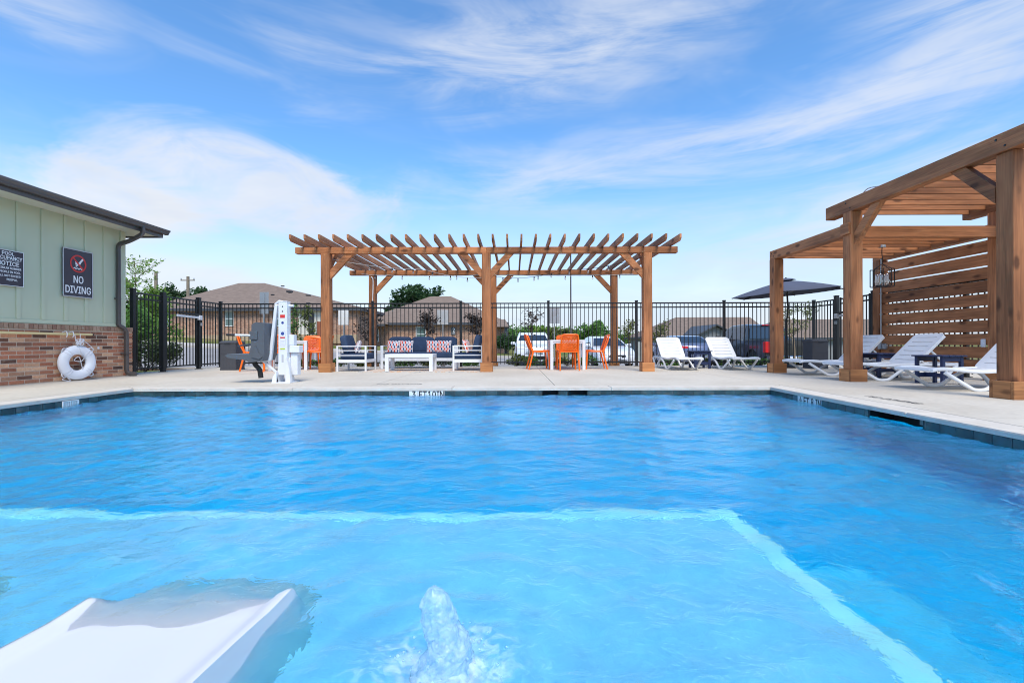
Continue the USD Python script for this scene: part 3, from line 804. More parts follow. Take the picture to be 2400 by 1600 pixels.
def brace(t, x, y, z0, dx, dy, w=0.085, h=0.14, mat=None, z1=None):
    """a knee brace from a post at (x, y, z0) to the beam at an offset (dx, dy)"""
    a = np.array([x, y, z0]); b = np.array([x + dx, y + dy, z1 if z1 else z0 + math.hypot(dx, dy)])
    d = (b - a) / np.linalg.norm(b - a)
    hx = np.array([dx, dy, 0]) / math.hypot(dx, dy)
    n2 = h / 2 / abs(d @ hx); n1 = h / 2 / abs(d[2])
    # plumb-cut and level-cut ends: a parallelogram in the brace's plane
    L2 = math.hypot(dx, dy)
    poly = [(0, z0 - n2), (L2 + n1, b[2]), (L2 - n1, b[2]), (0, z0 + n2)]
    side = np.cross(hx, [0, 0, 1.0])
    o = np.array([x, y, 0.0]) - side * (w / 2)
    MB().prism(poly, w, axes(o, hx, (0, 0, 1), side)).build('brace', mat or (M_woodX if abs(dx) > abs(dy) else M_woodY), t)


def build_pergola():
    t = thing('pergola', 'wide open-rafter cedar pergola standing across the far deck', 'pergola', (-0.62, 12.5, 0))
    ox, oy = -0.62, 12.5
    X = [-4.29, -0.63, 3.04]; YF, YB = 10.75, 14.28
    for x in X:
        timber_post(t, x - ox, YF - oy, 2.70)
        timber_post(t, x - ox, YB - oy, 2.72, zb=-0.12)
    for y, (a, b), z in ((YF, (-4.98, 3.73), 2.70), (YB, (-4.98, 3.78), 2.72)):
        mid = -0.62
        for x0, x1 in ((a, mid - 0.002), (mid + 0.002, b)):
            MB().box(x0 - ox, x1 - ox, y - 0.075 - oy, y + 0.075 - oy, z, z + 0.14, 0.006).build('beam', M_woodX, t)
    for k in range(28):
        x = -4.79 + k * (8.36 / 27)
        d = rng.uniform(-0.01, 0.01)
        poly = [(10.03 + d, 2.985), (10.03 + d, 2.90), (10.10 + d, 2.845), (15.0, 2.862), (15.0, 2.998)]
        MB().prism([(p[0] - oy, p[1]) for p in poly], 0.040, axes((x - 0.02 - ox, 0, 0), (0, 1, 0), (0, 0, 1), (1, 0, 0))).build('rafter', M_woodY, t)
    for y, z in ((YF, 2.70), (YB, 2.72)):
        for x, s in ((X[0], 1), (X[1], -1), (X[1], 1), (X[2], -1)):
            brace(t, x + s * 0.0975 - ox, y - oy, z - 0.47, s * 0.44, 0, z1=z)
    for x in (X[0], X[2]):
        brace(t, x - ox, YF + 0.0975 - oy, 2.37, 0, 0.46, z1=2.845)
    # light-coloured cable conduit on the far left post
    MB().tube(smooth_path([(X[0] - 0.02 - ox, YB - 0.12 - oy, 2.66), (X[0] + 0.03 - ox, YB - 0.115 - oy, 2.60), (X[0] + 0.04 - ox, YB - 0.115 - oy, 2.4), (X[0] + 0.02 - ox, YB - 0.115 - oy, 1.9), (X[0] + 0.02 - ox, YB - 0.115 - oy, 1.2)], 5), 0.016, 8).build('conduit', M_white_paint, t, smooth=True)
    return t


build_pergola()

M_wire = pbr('black_wire', (0.015, 0.015, 0.015), 0.5)
M_wire_pale = pbr('pale_wire', (0.55, 0.55, 0.55), 0.5)


def glass(name, tint=(0.9, 0.9, 0.9), rough=0.03, k=0.12):
    g = Graph()
    f = g.math('add', g.add('fresnel', IOR=1.5) + '.fac', k, clamp=True)
    a = g.add('transparent_bsdf', color=tint) + '.BSDF'
    b = g.add('glossy_bsdf', color=(0.95, 0.95, 0.95), roughness=rough) + '.BSDF'
    return g.done(name, g.add('mix_closure', {'fac': f, 'closure1': a, 'closure2': b}) + '.closure')


M_bulb = glass('bulb_glass', (0.85, 0.83, 0.78), k=0.25)


def string_lights(label, pts, sag, n, mat, bulbs=True, d=0.006):
    pts = [np.array(p, float) for p in pts]
    t = thing('string_light', label, 'string light', pts[0])
    path = []
    for k, (a, b) in enumerate(zip(pts[:-1], pts[1:])):
        for u in np.linspace(0, 1, 14, endpoint=k == len(pts) - 2):
            q = a + (b - a) * u; q = q.copy(); q[2] -= sag[k] * 4 * u * (1 - u); path.append(q)
    path = np.array(path)
    MB().tube(path - pts[0], d, 5).build('wire', mat, t, smooth=True)
    s = np.concatenate([[0], np.cumsum(np.linalg.norm(np.diff(path, axis=0), axis=1))])
    if bulbs:
        for k in range(n):
            u = s[-1] * (k + 0.5) / n
            q = np.array([np.interp(u, s, path[:, i]) for i in range(3)]) - pts[0]
            sk = MB().lathe([(0.0, -0.055), (0.016, -0.055), (0.016, -0.012), (0.008, 0.0), (0.0, 0.0)], q, 8).build('socket', M_wire, t, smooth=40)
            MB().lathe([(0.0, -0.125), (0.012, -0.117), (0.021, -0.103), (0.023, -0.088), (0.018, -0.066), (0.014, -0.055), (0.0, -0.055)], q, 12).build('bulb', M_bulb, sk, smooth=True)


string_lights('string of bulbs swagged from the left front post to the middle back post', [(-4.19, 10.86, 2.60), (-2.4, 12.5, 2.62), (-0.7, 14.16, 2.64)], [0.06, 0.10], 8, M_wire_pale)
string_lights('string of bulbs swagged from the middle back post to the right front pergola post', [(-0.55, 14.16, 2.66), (1.3, 12.5, 2.60), (2.95, 10.86, 2.62)], [0.12, 0.08], 8, M_wire)
string_lights('string of bulbs strung along the back beam of the pergola', [(-4.6, 14.16, 2.74), (-0.6, 14.16, 2.72), (3.6, 14.16, 2.73)], [0.05, 0.05], 10, M_wire_pale)


# ---------------------------------------------------------------- the cabana at the right
def build_cabana():
    ox, oy = 6.85, 7.7
    t = thing('cabana', 'two-tiered cedar cabana with a slat wall standing along the right deck', 'cabana', (ox, oy, 0))
    XL, XR = 5.66, 8.10
    Y1, Y2, Y3 = 10.12, 7.84, 5.38
    YR = 10.38
    P = lambda x, y, z, **k: timber_post(t, x - ox, y - oy, z, **k)
    P(XL, Y1, 2.44); P(XL, Y2, 2.82); P(XL + 0.06, Y3, 2.82)
    P(XR, YR, 2.44); P(XR, Y2, 2.82); P(XR, Y3, 2.82)
    # built-up outer boards on the pool-side posts
    for y, z in ((Y2, 2.435),):
        MB().box(XL - 0.15 - ox + 0.05, XL - 0.0985 - ox + 0.0, y - 0.07 - oy, y + 0.08 - oy, 0.21, z, 0.004).build('post_facing', M_woodZ, t)
    b = lambda x, y0, y1, z0, z1, w=0.16: MB().box(x - w / 2 - ox, x + w / 2 - ox, y0 - oy, y1 - oy, z0, z1, 0.006).build('beam', M_woodY, t)
    bx = lambda y, x0, x1, z0, z1, w=0.09: MB().box(x0 - ox, x1 - ox, y - w / 2 - oy, y + w / 2 - oy, z0, z1, 0.006).build('cross_beam', M_woodX, t)
    for x in (XL, XR):
        b(x, 4.86, 8.40, 2.823, 3.04)
        b(x, Y2 + 0.10, (Y1 if x == XL else YR) + 0.12, 2.443, 2.63)
    MB().box(XL - 0.14 - ox, XL - 0.102 - ox, Y2 - 0.10 - oy, Y2 + 0.10 - oy, 2.443, 2.63, 0.004).build('beam_end', M_woodY, t)
    bx(Y2 - 0.02, XL + 0.10, XR - 0.10, 2.39, 2.575, 0.10)
    bolts = MB()
    for yy, zz in ((Y2 - 0.05, 2.88), (Y2 + 0.05, 2.98), (Y3 - 0.05, 2.88), (Y3 + 0.05, 2.98), (Y1 - 0.04, 2.50), (Y1 + 0.04, 2.57)):
        bolts.lathe([(0, 0), (0.013, 0), (0.013, 0.006), (0.006, 0.010), (0, 0.010)], M=T((XL - 0.08 - ox, yy - oy, zz), ry=-PI / 2), n=8)
    bolts.build('beam_bolts', M_black_metal, t)
    # rafters hung between the beams
    y = 8.28
    while y > 4.95:
        MB().box(XL + 0.082 - ox, XR - 0.082 - ox, y - 0.019 - oy, y + 0.019 - oy, 2.895, 3.035, 0.003).build('rafter', M_woodX, t)
        y -= 0.29
    y = 10.20
    while y > 7.98:
        MB().box(XL + 0.082 - ox, XR - 0.082 - ox, y - 0.019 - oy, y + 0.019 - oy, 2.475, 2.61, 0.003).build('rafter', M_woodX, t)
        y -= 0.29
    # knee braces
    brace(t, XL - ox, Y2 - 0.0975 - oy, 2.36, 0, -0.46, mat=M_woodY, z1=2.823, w=0.09)
    brace(t, XL - ox, Y3 + 0.0975 - oy, 2.36, 0, 0.46, mat=M_woodY, z1=2.823, w=0.09)
    brace(t, XR - ox, Y3 + 0.0975 - oy, 2.36, 0, 0.46, mat=M_woodY, z1=2.823, w=0.09)
    brace(t, XL + 0.0975 - ox, Y3 - oy, 2.40, 0.42, 0, mat=M_woodX, z1=2.90, w=0.09)
    bx(Y3 + 0.14, XL + 0.085, XR - 0.085, 2.825, 2.893, 0.06)
    # slat wall between the right posts of the lower bay
    z = 2.375
    k = 0
    while z > 0.2:
        MB().box(XR - 0.075 - ox, XR - 0.035 - ox, Y2 + 0.10 - oy, YR - 0.10 - oy, z - 0.197, z, 0.004).build('slat', M_woodY, t)
        z -= 0.226; k += 1
    MB().box(XR - 0.033 - ox, XR + 0.005 - ox, YR - 0.19 - oy, YR - 0.10 - oy, 0.1, 2.40, 0.003).build('slat_batten', M_woodZ, t)
    for yy in (Y2 + 0.8,):
        MB().box(XR - 0.075 - ox, XR + 0.01 - ox, yy - 0.045 - oy, yy + 0.045 - oy, 0.0, 0.13, 0.003).build('wall_foot', M_woodZ, t)
    # conduit with its box on the far right post, and the outlet at the wall's end
    cx = XR - 0.11
    MB().tube(smooth_path([(cx - ox, YR - 0.16 - oy, 2.46), (cx + 0.01 - ox, YR - 0.16 - oy, 2.36), (cx - ox, YR - 0.16 - oy, 2.2), (cx - ox, YR - 0.16 - oy, 1.4), (cx - ox, YR - 0.16 - oy, 0.62)], 5), 0.014, 8).build('conduit', M_galv, t, smooth=True)
    for z in (0.8, 1.25, 1.7, 2.1): MB().box(cx - 0.02 - ox, cx + 0.02 - ox, YR - 0.175 - oy, YR - 0.14 - oy, z, z + 0.015).build('conduit_clip', M_galv, t)
    MB().box(cx - 0.05 - ox, cx + 0.05 - ox, YR - 0.20 - oy, YR - 0.12 - oy, 0.50, 0.63, 0.008).box(cx - 0.02 - ox, cx + 0.05 - ox, YR - 0.30 - oy, YR - 0.19 - oy, 0.50, 0.62, 0.02).build('outlet_box', M_galv, t)
    MB().box(XR - 0.12 - ox, XR - 0.078 - ox, Y2 + 0.13 - oy, Y2 + 0.20 - oy, 0.56, 0.70, 0.01).build('outlet_cover', M_white_paint, t)
    MB().tube(smooth_path([(XL - 0.02 - ox, 7.6 - oy, 3.045), (XL - 0.03 - ox, 7.45 - oy, 3.09), (XL - 0.02 - ox, 7.2 - oy, 3.045)], 5), 0.008, 6).build('wire_loop', M_galv, t, smooth=True)
    return t


build_cabana()

# ---------------------------------------------------------------- furniture materials
M_orange = pbr('orange_plastic', (0.90, 0.150, 0.008), 0.38, spec=0.45, var=0.05)
M_white_plastic = pbr('white_resin', (0.70, 0.71, 0.73), 0.36, spec=0.4, var=0.05, vscale=5.0)
M_navy = pbr('navy_cushion', (0.036, 0.060, 0.115), 0.85, spec=0.2, var=0.12, vscale=7.0, bump=0.25, bscale=300)
M_navy_poly = pbr('navy_poly_lumber', (0.018, 0.030, 0.085), 0.5, spec=0.4, var=0.08)
M_charcoal = pbr('charcoal_resin', (0.062, 0.066, 0.080), 0.55, spec=0.35, var=0.08, vscale=5.0, bump=0.1, bscale=80)
M_lift_grey = pbr('lift_seat_grey', (0.085, 0.095, 0.110), 0.42, spec=0.45, var=0.05)
M_canopy = pbr('navy_canopy_cloth', (0.090, 0.100, 0.140), 0.8, spec=0.2, var=0.08, vscale=2.0, bump=0.15, bscale=200)
M_black_rubber = pbr('black_rubber', (0.012, 0.012, 0.013), 0.6)
M_label_blue = pbr('label_blue', (0.035, 0.06, 0.25), 0.4)
M_label_green = pbr('label_green', (0.42, 0.52, 0.04), 0.4)
M_label_grey = pbr('label_grey', (0.45, 0.46, 0.48), 0.4)


def ikat(name, cw, ch, local=True):
    g = Graph(); s = g.add('separate_xyz', {'vector': g.obj()})
    x, z = g.math('divide', s + '.x', cw), g.math('divide', s + '.z', ch)
    ix = g.math('floor', x)
    z = g.math('add', z, g.math('multiply', ix, 0.5))
    iz = g.math('floor', z)
    fx = g.math('absolute', g.math('subtract', g.math('fraction', x), 0.5))
    fz = g.math('sine', g.math('multiply', g.math('fraction', z), PI))
    lens = g.math('less_than', fx, g.math('multiply', fz, 0.43))
    r = g.add('white_noise_texture', {'vector': g.xyz(ix, iz, 0.0)}, dimensions='3D') + '.value'
    c = g.add('rgb_ramp', {'fac': r}, ramp=[(0.0, (0.62, 0.075, 0.04)), (0.34, (0.05, 0.085, 0.17)), (0.62, (0.40, 0.33, 0.36)), (0.80, (0.62, 0.09, 0.05))], interpolate=False) + '.color'
    col = g.mix(lens, (0.70, 0.67, 0.67), c)
    return g.done(name, g.add('principled_bsdf', {'base_color': col}, roughness=0.9, specular_ior_level=0.1) + '.BSDF')


M_ikat = ikat('patterned_pillow_cloth', 0.040, 0.105)


def rug_mat():
    g = Graph(); p = g.pos()
    n = g.noise(g.mapping(p, (1.6, 4.5, 1)), 1.6, 4.0, 0.6, 1.4)
    c = g.ramp(n, [(0.30, (0.10, 0.14, 0.20)), (0.40, (0.42, 0.42, 0.42)), (0.50, (0.58, 0.54, 0.48)), (0.56, (0.62, 0.27, 0.08)), (0.62, (0.60, 0.56, 0.50)), (0.75, (0.18, 0.24, 0.32))])
    return g.done('rug_weave', g.add('principled_bsdf', {'base_color': c}, roughness=0.95, specular_ior_level=0.1) + '.BSDF')


def superq(w, d, h, e1=0.32, e2=0.32, n=22, m=14):
    """a puffed box"""
    th = np.linspace(0, 2 * PI, n, endpoint=False); ph = np.linspace(-PI / 2, PI / 2, m)
    f = lambda a, e: np.sign(a) * np.abs(a) ** e
    P, Tt = np.meshgrid(ph, th, indexing='ij')
    x = w / 2 * f(np.cos(P), e1) * f(np.cos(Tt), e2); y = d / 2 * f(np.cos(P), e1) * f(np.sin(Tt), e2); z = h / 2 * f(np.sin(P), e1)
    return np.stack([x, y, z], -1)


def cushion(mb, w, d, h, M, e1=0.32, e2=0.30):
    v = superq(w, d, h, e1, e2)
    v = trimesh.transformations.transform_points(v.reshape(-1, 3), M).reshape(v.shape)
    return mb.grid(v, wrap=True)


def throw_pillow(w=0.35, h=0.34, t=0.14):
    """square pillow standing in the xz plane, thin at its seams with pinched corners"""
    n = 15
    u = np.linspace(-1, 1, n); U, V = np.meshgrid(u, u, indexing='ij')
    k = np.clip((1 - U ** 2) * (1 - V ** 2), 0, 1) ** 0.45
    pin = 1 - 0.07 * (1 - np.abs(U)) ** 1 * (np.abs(V) > 0.98) * 0
    X = U * w / 2 * (1 - 0.06 * (1 - V ** 2) ** 1); Z = V * h / 2 * (1 - 0.06 * (1 - U ** 2))
    mb = MB()
    mb.grid(np.stack([X, -k * t / 2, Z], -1)); mb.grid(np.stack([X, k * t / 2, Z], -1)[::-1])
    return mb


# ---------------------------------------------------------------- orange chairs and white tables
def chair_proto(label, loc, rz, group):
    c = thing('orange_chair', label, 'chair', loc, rz, group)
    W = 0.22
    hole = lambda cx, cz, a, b: Polygon([(cx - a, cz), (cx, cz - b), (cx + a, cz), (cx, cz + b)])
    # back: flat pattern bent into a shell
    H = 0.40
    out = Polygon([(-0.205, 0), (0.205, 0), (0.20, H - 0.04), (0.17, H), (-0.17, H), (-0.20, H - 0.04)]).buffer(0.012)
    holes = []
    for r in range(10):
        for q in range(-5, 6):
            cx, cz = q * 0.036 + (0.018 if r % 2 else 0), 0.04 + r * 0.032
            if abs(cx) < 0.172 and cz < 0.345: holes.append(hole(cx, cz, 0.0125, 0.0115))
    back = out.difference(shapely.union_all(holes))
    m = trimesh.creation.extrude_polygon(back, 0.016, engine='earcut')
    v = np.array(m.vertices); u, w, d = v[:, 0], v[:, 1], v[:, 2]
    v2 = np.stack([u, -0.205 - 0.34 * w + 0.10 * w * w + 0.85 * u * u - d, 0.455 + w * 0.955], -1)
    MB().raw(v2, m.faces).build('backrest', M_orange, c)
    # seat
    out = Polygon([(-0.215, -0.21), (0.215, -0.21), (0.235, 0.18), (0.20, 0.225), (-0.20, 0.225), (-0.235, 0.18)]).buffer(0.01)
    holes = [hole(q * 0.05 + (0.025 if r % 2 else 0), -0.15 + r * 0.042, 0.017, 0.014) for r in range(8) for q in range(-3, 4) if abs(q * 0.05 + (0.025 if r % 2 else 0)) < 0.16]
    seat = out.difference(shapely.union_all(holes))
    m = trimesh.creation.extrude_polygon(seat, 0.022, engine='earcut')
    v = np.array(m.vertices)
    v2 = np.stack([v[:, 0], v[:, 1], 0.435 + v[:, 2] + 0.03 * np.clip(v[:, 1] / 0.2, -1, 1) * 0.4 + 0.25 * v[:, 0] ** 2], -1)
    MB().raw(v2, m.faces).build('seat', M_orange, c)
    fr = MB()
    for s in (-1, 1):
        fr.tube(smooth_path([(s * 0.212, 0.20, 0.447), (s * 0.226, 0.0, 0.438), (s * 0.216, -0.17, 0.452), (s * 0.212, -0.235, 0.54), (s * 0.205, -0.30, 0.70), (s * 0.185, -0.335, 0.835)], 4), [0.019] * 6 * 0 or 0.017, 7)
    fr.tube(smooth_path([(-0.185, -0.335, 0.835), (-0.10, -0.352, 0.853), (0.10, -0.352, 0.853), (0.185, -0.335, 0.835)], 4), 0.016, 7)
    fr.tube([(-0.20, 0.225, 0.447), (0.20, 0.225, 0.447)], 0.017, 7)
    fr.build('shell_rim', M_orange, c, smooth=50)
    for s in (-1, 1):
        MB().tube(smooth_path([(s * 0.212, 0.205, 0.45), (s * 0.218, 0.215, 0.3), (s * 0.226, 0.232, 0.0)], 4), np.linspace(0.025, 0.017, 9), 8).build('leg', M_orange, c, smooth=50)
        MB().tube(smooth_path([(s * 0.217, -0.17, 0.47), (s * 0.220, -0.205, 0.33), (s * 0.228, -0.285, 0.0)], 4), np.linspace(0.027, 0.018, 9), 8).build('leg', M_orange, c, smooth=50)
    return c


def dining_table(label, loc, rz):
    t = thing('dining_table', label, 'table', loc, rz)
    a = 0.425
    MB().box(-a, a, -a, a, 0.685, 0.725, 0.004).build('tabletop', M_white_paint, t)
    ap = MB()
    for s in (-1, 1): ap.box(-a + 0.075, a - 0.075, s * (a - 0.012), s * (a - 0.04), 0.645, 0.683, 0.002).box(s * (a - 0.012), s * (a - 0.04), -a + 0.075, a - 0.075, 0.645, 0.683, 0.002)
    ap.build('apron', M_white_paint, t)
    for sx in (-1, 1):
        for sy in (-1, 1): MB().box(sx * a, sx * (a - 0.072), sy * a, sy * (a - 0.072), 0, 0.684, 0.004).build('leg', M_white_paint, t)
    return t


dining_table('square white dining table under the pergola with orange chairs around it', (1.30, 11.78, 0), 0)
TG = 'orange chairs at the white tables'
c0 = chair_proto('orange lattice chair with its back to the pool, between the two pergola posts', (1.29, 11.28, 0), 3, TG)
dup(c0, (0.62, 11.72, 0), -84, 'orange lattice chair in side view left of the pergola dining table')
dup(c0, (2.02, 11.80, 0), 88, 'orange lattice chair in side view right of the pergola dining table')
dup(c0, (1.345, 12.34, 0), 180, 'orange lattice chair almost hidden on the far side of the pergola dining table')
dining_table('square white dining table half hidden behind the pool lift', (-5.62, 11.72, 0), 22)
dup(c0, (-4.92, 11.75, 0), 100, 'orange lattice chair between the pool lift and the left pergola post')
dup(c0, (-6.28, 11.30, 0), -60, 'orange lattice chair behind the grey pool lift seat')
dup(c0, (-5.34, 12.32, 0), 195, 'orange lattice chair behind the white column of the pool lift')
dup(c0, (-5.62, 11.18, 0), 8, 'orange lattice chair just left of the white pool lift column')


# ---------------------------------------------------------------- lounge set
def armchair(label, loc, mirror):
    s = mirror
    t = thing('armchair', label, 'armchair', loc)
    fr = MB()                                            # faces +x (times s); arms along x at y = +-0.36
    for y in (-0.37, 0.37):
        for x in (-0.33, 0.33): fr.box(s * x - 0.02, s * x + 0.02, y - 0.02, y + 0.02, 0, 0.60, 0.003)
        fr.box(-0.31, 0.31, y - 0.02, y + 0.02, 0.575, 0.60, 0.003)
        for z in (0.475, 0.365): fr.box(-0.31, 0.31, y - 0.010, y + 0.010, z, z + 0.02, 0.002)
        fr.box(-0.31, 0.31, y - 0.018, y + 0.018, 0.205, 0.28, 0.003)
    for x in (-0.33, 0.33): fr.box(x - 0.018, x + 0.018, -0.35, 0.35, 0.205, 0.28, 0.003)
    for z in (0.475, 0.575): fr.box(-s * 0.33 - 0.01, -s * 0.33 + 0.01, -0.35, 0.35, z, z + 0.022, 0.002)
    fr.build('frame', M_white_paint, t)
    cu = cushion(MB(), 0.66, 0.66, 0.155, T((0.02 * s, 0, 0.35)))
    cu.build('seat_cushion', M_navy, t, smooth=True)
    MB().grid(trimesh.transformations.transform_points(superq(0.17, 0.64, 0.46, 0.4, 0.4).reshape(-1, 3), T((-0.20 * s, 0, 0.625), ry=-0.24 * s)).reshape(14, 22, 3), wrap=True).build('back_cushion', M_navy, t, smooth=True)
    return t


def lounge_set():
    M_rug = rug_mat()
    r = MB().box(-3.55, -0.78, 10.66, 12.45, 0.001, 0.011, 0.002)
    r.build('outdoor_rug', M_rug, label='faded orange and grey patterned rug under the lounge set', cat='rug')
    armchair('white framed armchair with navy cushions facing right, left of the coffee table', (-3.78, 11.28, 0), 1)
    armchair('white framed armchair with navy cushions facing left, beside the middle pergola post', (-1.08, 11.28, 0), -1)
    t = thing('sofa', 'three seat outdoor sofa with white frame and navy cushions behind the coffee table', 'sofa', (-2.42, 12.25, 0))
    fr = MB()
    for x in (-0.93, 0.93):
        for y in (-0.36, 0.36): fr.box(x - 0.032, x + 0.032, y - 0.02, y + 0.02, 0, 0.60, 0.003)
        fr.box(x - 0.032, x + 0.032, -0.34, 0.34, 0.575, 0.60, 0.003)
        for z in (0.475, 0.365): fr.box(x - 0.010, x + 0.010, -0.34, 0.34, z, z + 0.02, 0.002)
    fr.box(-0.90, 0.90, -0.375, -0.345, 0.205, 0.28, 0.003).box(-0.90, 0.90, 0.345, 0.375, 0.205, 0.28, 0.003)
    for z in (0.475, 0.575): fr.box(-0.90, 0.90, 0.35, 0.37, z, z + 0.022, 0.002)
    fr.build('frame', M_white_paint, t)
    for k in (-1, 0, 1):
        cushion(MB(), 0.598, 0.70, 0.16, T((k * 0.60, -0.02, 0.355))).build('seat_cushion', M_navy, t, smooth=True)
        MB().grid(trimesh.transformations.transform_points(superq(0.60, 0.17, 0.42, 0.36, 0.4).reshape(-1, 3), T((k * 0.60, 0.22, 0.615), rx=-0.20)).reshape(14, 22, 3), wrap=True).build('back_cushion', M_navy, t, smooth=True)
    ct = thing('coffee_table', 'low white slab-legged coffee table on the rug in front of the sofa', 'table', (-2.42, 11.05, 0))
    MB().box(-0.55, 0.55, -0.28, 0.28, 0.325, 0.405, 0.005).build('tabletop', M_white_paint, ct)
    for sx in (-1, 1):
        for sy in (-1, 1): MB().box(sx * 0.55, sx * 0.465, sy * 0.28, sy * 0.215, 0, 0.3245, 0.004).build('leg', M_white_paint, ct)
    g = 'patterned throw pillows of the lounge set'
    spots = [(-3.08, 11.98, 0.565, -10, -0.30, 'red, white and blue patterned pillow at the left end of the sofa'), (-2.76, 12.02, 0.565, 4, -0.30, 'red, white and blue patterned pillow second from the left on the sofa'),
             (-2.07, 12.04, 0.565, 12, -0.28, 'red, white and blue patterned pillow right of the bare middle sofa cushion'), (-1.78, 11.99, 0.565, -2, -0.30, 'red, white and blue patterned pillow at the right end of the sofa'),
             (-3.74, 11.25, 0.575, -72, -0.35, 'patterned pillow leaning in the left armchair'), (-1.13, 11.27, 0.575, 74, -0.35, 'patterned pillow leaning in the right armchair')]
    for x, y, z, rz, rx, lab in spots:
        p = UsdGeom.Xform.Define(stage, numbered('/World/throw_pillow'))
        p.AddTranslateOp().Set(Gf.Vec3d(x, y, z)); p.AddRotateZOp().Set(float(rz))
        tag(p.GetPrim(), lab, 'pillow', g)
        mb = throw_pillow()
        for v in mb.v:
            c, s = math.cos(rx), math.sin(rx); yy, zz = v[:, 1].copy(), v[:, 2].copy()
            v[:, 1], v[:, 2] = c * yy - s * zz, s * yy + c * zz
        mb.build('cover', M_ikat, p.GetPrim(), smooth=55)


lounge_set()


# ---------------------------------------------------------------- resin sun loungers, side tables
def lounger_proto(label, loc, rz, group):
    """foot at the origin, head along +y"""
    t = thing('sun_lounger', label, 'sun lounger', loc, rz, group)
    MBs = MB

    class MB2(MBs):
        def build(s, *a, **k):
            for v in s.v: v[:, 2] *= 0.86
            return MBs.build(s, *a, **k)
    hw = 0.30
    # bed: gently dipping slatted surface
    bed = MB2()
    ys = np.linspace(0.0, 1.16, 25)
    zt = lambda y: 0.325 + 0.028 * np.cos((y - 0.15) * 5.2) * np.exp(-((y - 0.3) / 0.6) ** 2) - 0.012 * (y < 0.05)
    nsl = 9
    for k in range(nsl):
        y0, y1 = 0.03 + k * 1.12 / nsl, 0.03 + (k + 1) * 1.12 / nsl - 0.012
        yy = np.linspace(y0, y1, 4)
        top = np.stack([np.stack([np.full(4, x), yy, zt(yy)], -1) for x in (-hw + 0.05, hw - 0.05)], 0)
        low = top - np.array([0, 0, 0.018])
        sec = np.concatenate([top, low[::-1]], 0)
        bed.grid(np.transpose(sec, (1, 0, 2)), wrap=True, cap=True)
    bed.build('bed_slats', M_white_plastic, t)
    fr = MB2()
    yy = np.linspace(0.0, 1.85, 26)
    for s in (-1, 1):
        fr.sweep([(s * (hw - 0.02), y, float(zt(y)) - 0.012) for y in yy], 0.075, 0.060, closed_round=10)
    fr.sweep([(-hw + 0.02, 0.012, 0.325), (hw - 0.02, 0.012, 0.325)], 0.06, 0.055, closed_round=10)
    fr.sweep([(-hw + 0.02, 1.84, 0.325), (hw - 0.02, 1.84, 0.325)], 0.06, 0.055, closed_round=10)
    fr.build('frame', M_white_plastic, t, smooth=60)
    for s in (-1, 1):
        X = lambda z: s * (hw + 0.015 + (0.33 - z) * 0.08)
        pts = [(0.16, 0.285), (0.27, 0.20), (0.44, 0.075), (0.52, 0.028), (0.66, 0.028), (0.74, 0.075), (0.88, 0.185), (1.02, 0.255), (1.16, 0.275)]
        MB2().sweep(smooth_path([(X(z), y, z) for y, z in pts], 4), 0.050, 0.046, up=(1, 0, 0), closed_round=8).build('leg', M_white_plastic, t, smooth=60)
        pts = [(1.10, 0.272), (1.24, 0.235), (1.36, 0.12), (1.43, 0.028), (1.55, 0.028), (1.63, 0.10), (1.76, 0.25), (1.82, 0.285)]
        MB2().sweep(smooth_path([(X(z), y, z) for y, z in pts], 4), 0.050, 0.046, up=(1, 0, 0), closed_round=8).build('leg', M_white_plastic, t, smooth=60)
    # raised backrest with slots
    Lb, a = 0.76, math.radians(50)
    out = Polygon([(-hw + 0.02, 0), (hw - 0.02, 0), (hw, 0.05), (hw, Lb - 0.05), (hw - 0.05, Lb), (-hw + 0.05, Lb), (-hw, Lb - 0.05), (-hw, 0.05)]).buffer(0.008)
    slots = [shapely.LineString([(-hw + 0.09, 0.10 + k * 0.115), (0, 0.095 + k * 0.115), (hw - 0.09, 0.10 + k * 0.115)]).buffer(0.0075) for k in range(6)]
    b = MB2().prism(out.difference(shapely.union_all(slots)), 0.026, axes((0, 1.16, 0.318), (1, 0, 0), (0, math.cos(a), math.sin(a)), (0, -math.sin(a), math.cos(a))))
    n = np.array([0, -math.sin(a), math.cos(a)]); dd = np.array([0, math.cos(a), math.sin(a)]); o = np.array([0, 1.16, 0.318])
    for s in (-1, 1): b.bar(o + dd * 0.02 + n * -0.012 + np.array([s * (hw - 0.016), 0, 0]), o + dd * (Lb - 0.03) + n * -0.012 + np.array([s * (hw - 0.016), 0, 0]), 0.034, 0.04, 0.006)
    bk = b.build('backrest', M_white_plastic, t)
    for s in (-1, 1): MB2().bar(o + dd * 0.42 + np.array([s * 0.22, 0, -0.02]), (s * 0.22, 1.72, 0.31), 0.035, 0.03, 0.004).build('back_strut', M_white_plastic, bk)
    return t


LG = 'white resin sun loungers on the deck'
l0 = lounger_proto('white resin sun lounger just right of the pergola with its foot towards the pool', (4.07, 10.85, 0), 0, LG)
dup(l0, (5.38, 10.85, 0), 0, 'white resin sun lounger in front of the black pickup, left of the cabana')
dup(l0, (5.52, 6.50, 0), -90, 'nearest white resin sun lounger in the cabana, its head behind the big right post')
dup(l0, (5.58, 8.20, 0), -92, 'middle white resin sun lounger before the slat wall with its backrest raised')
dup(l0, (5.56, 9.42, 0), -90, 'farthest white resin sun lounger in the cabana, mostly behind the middle post')


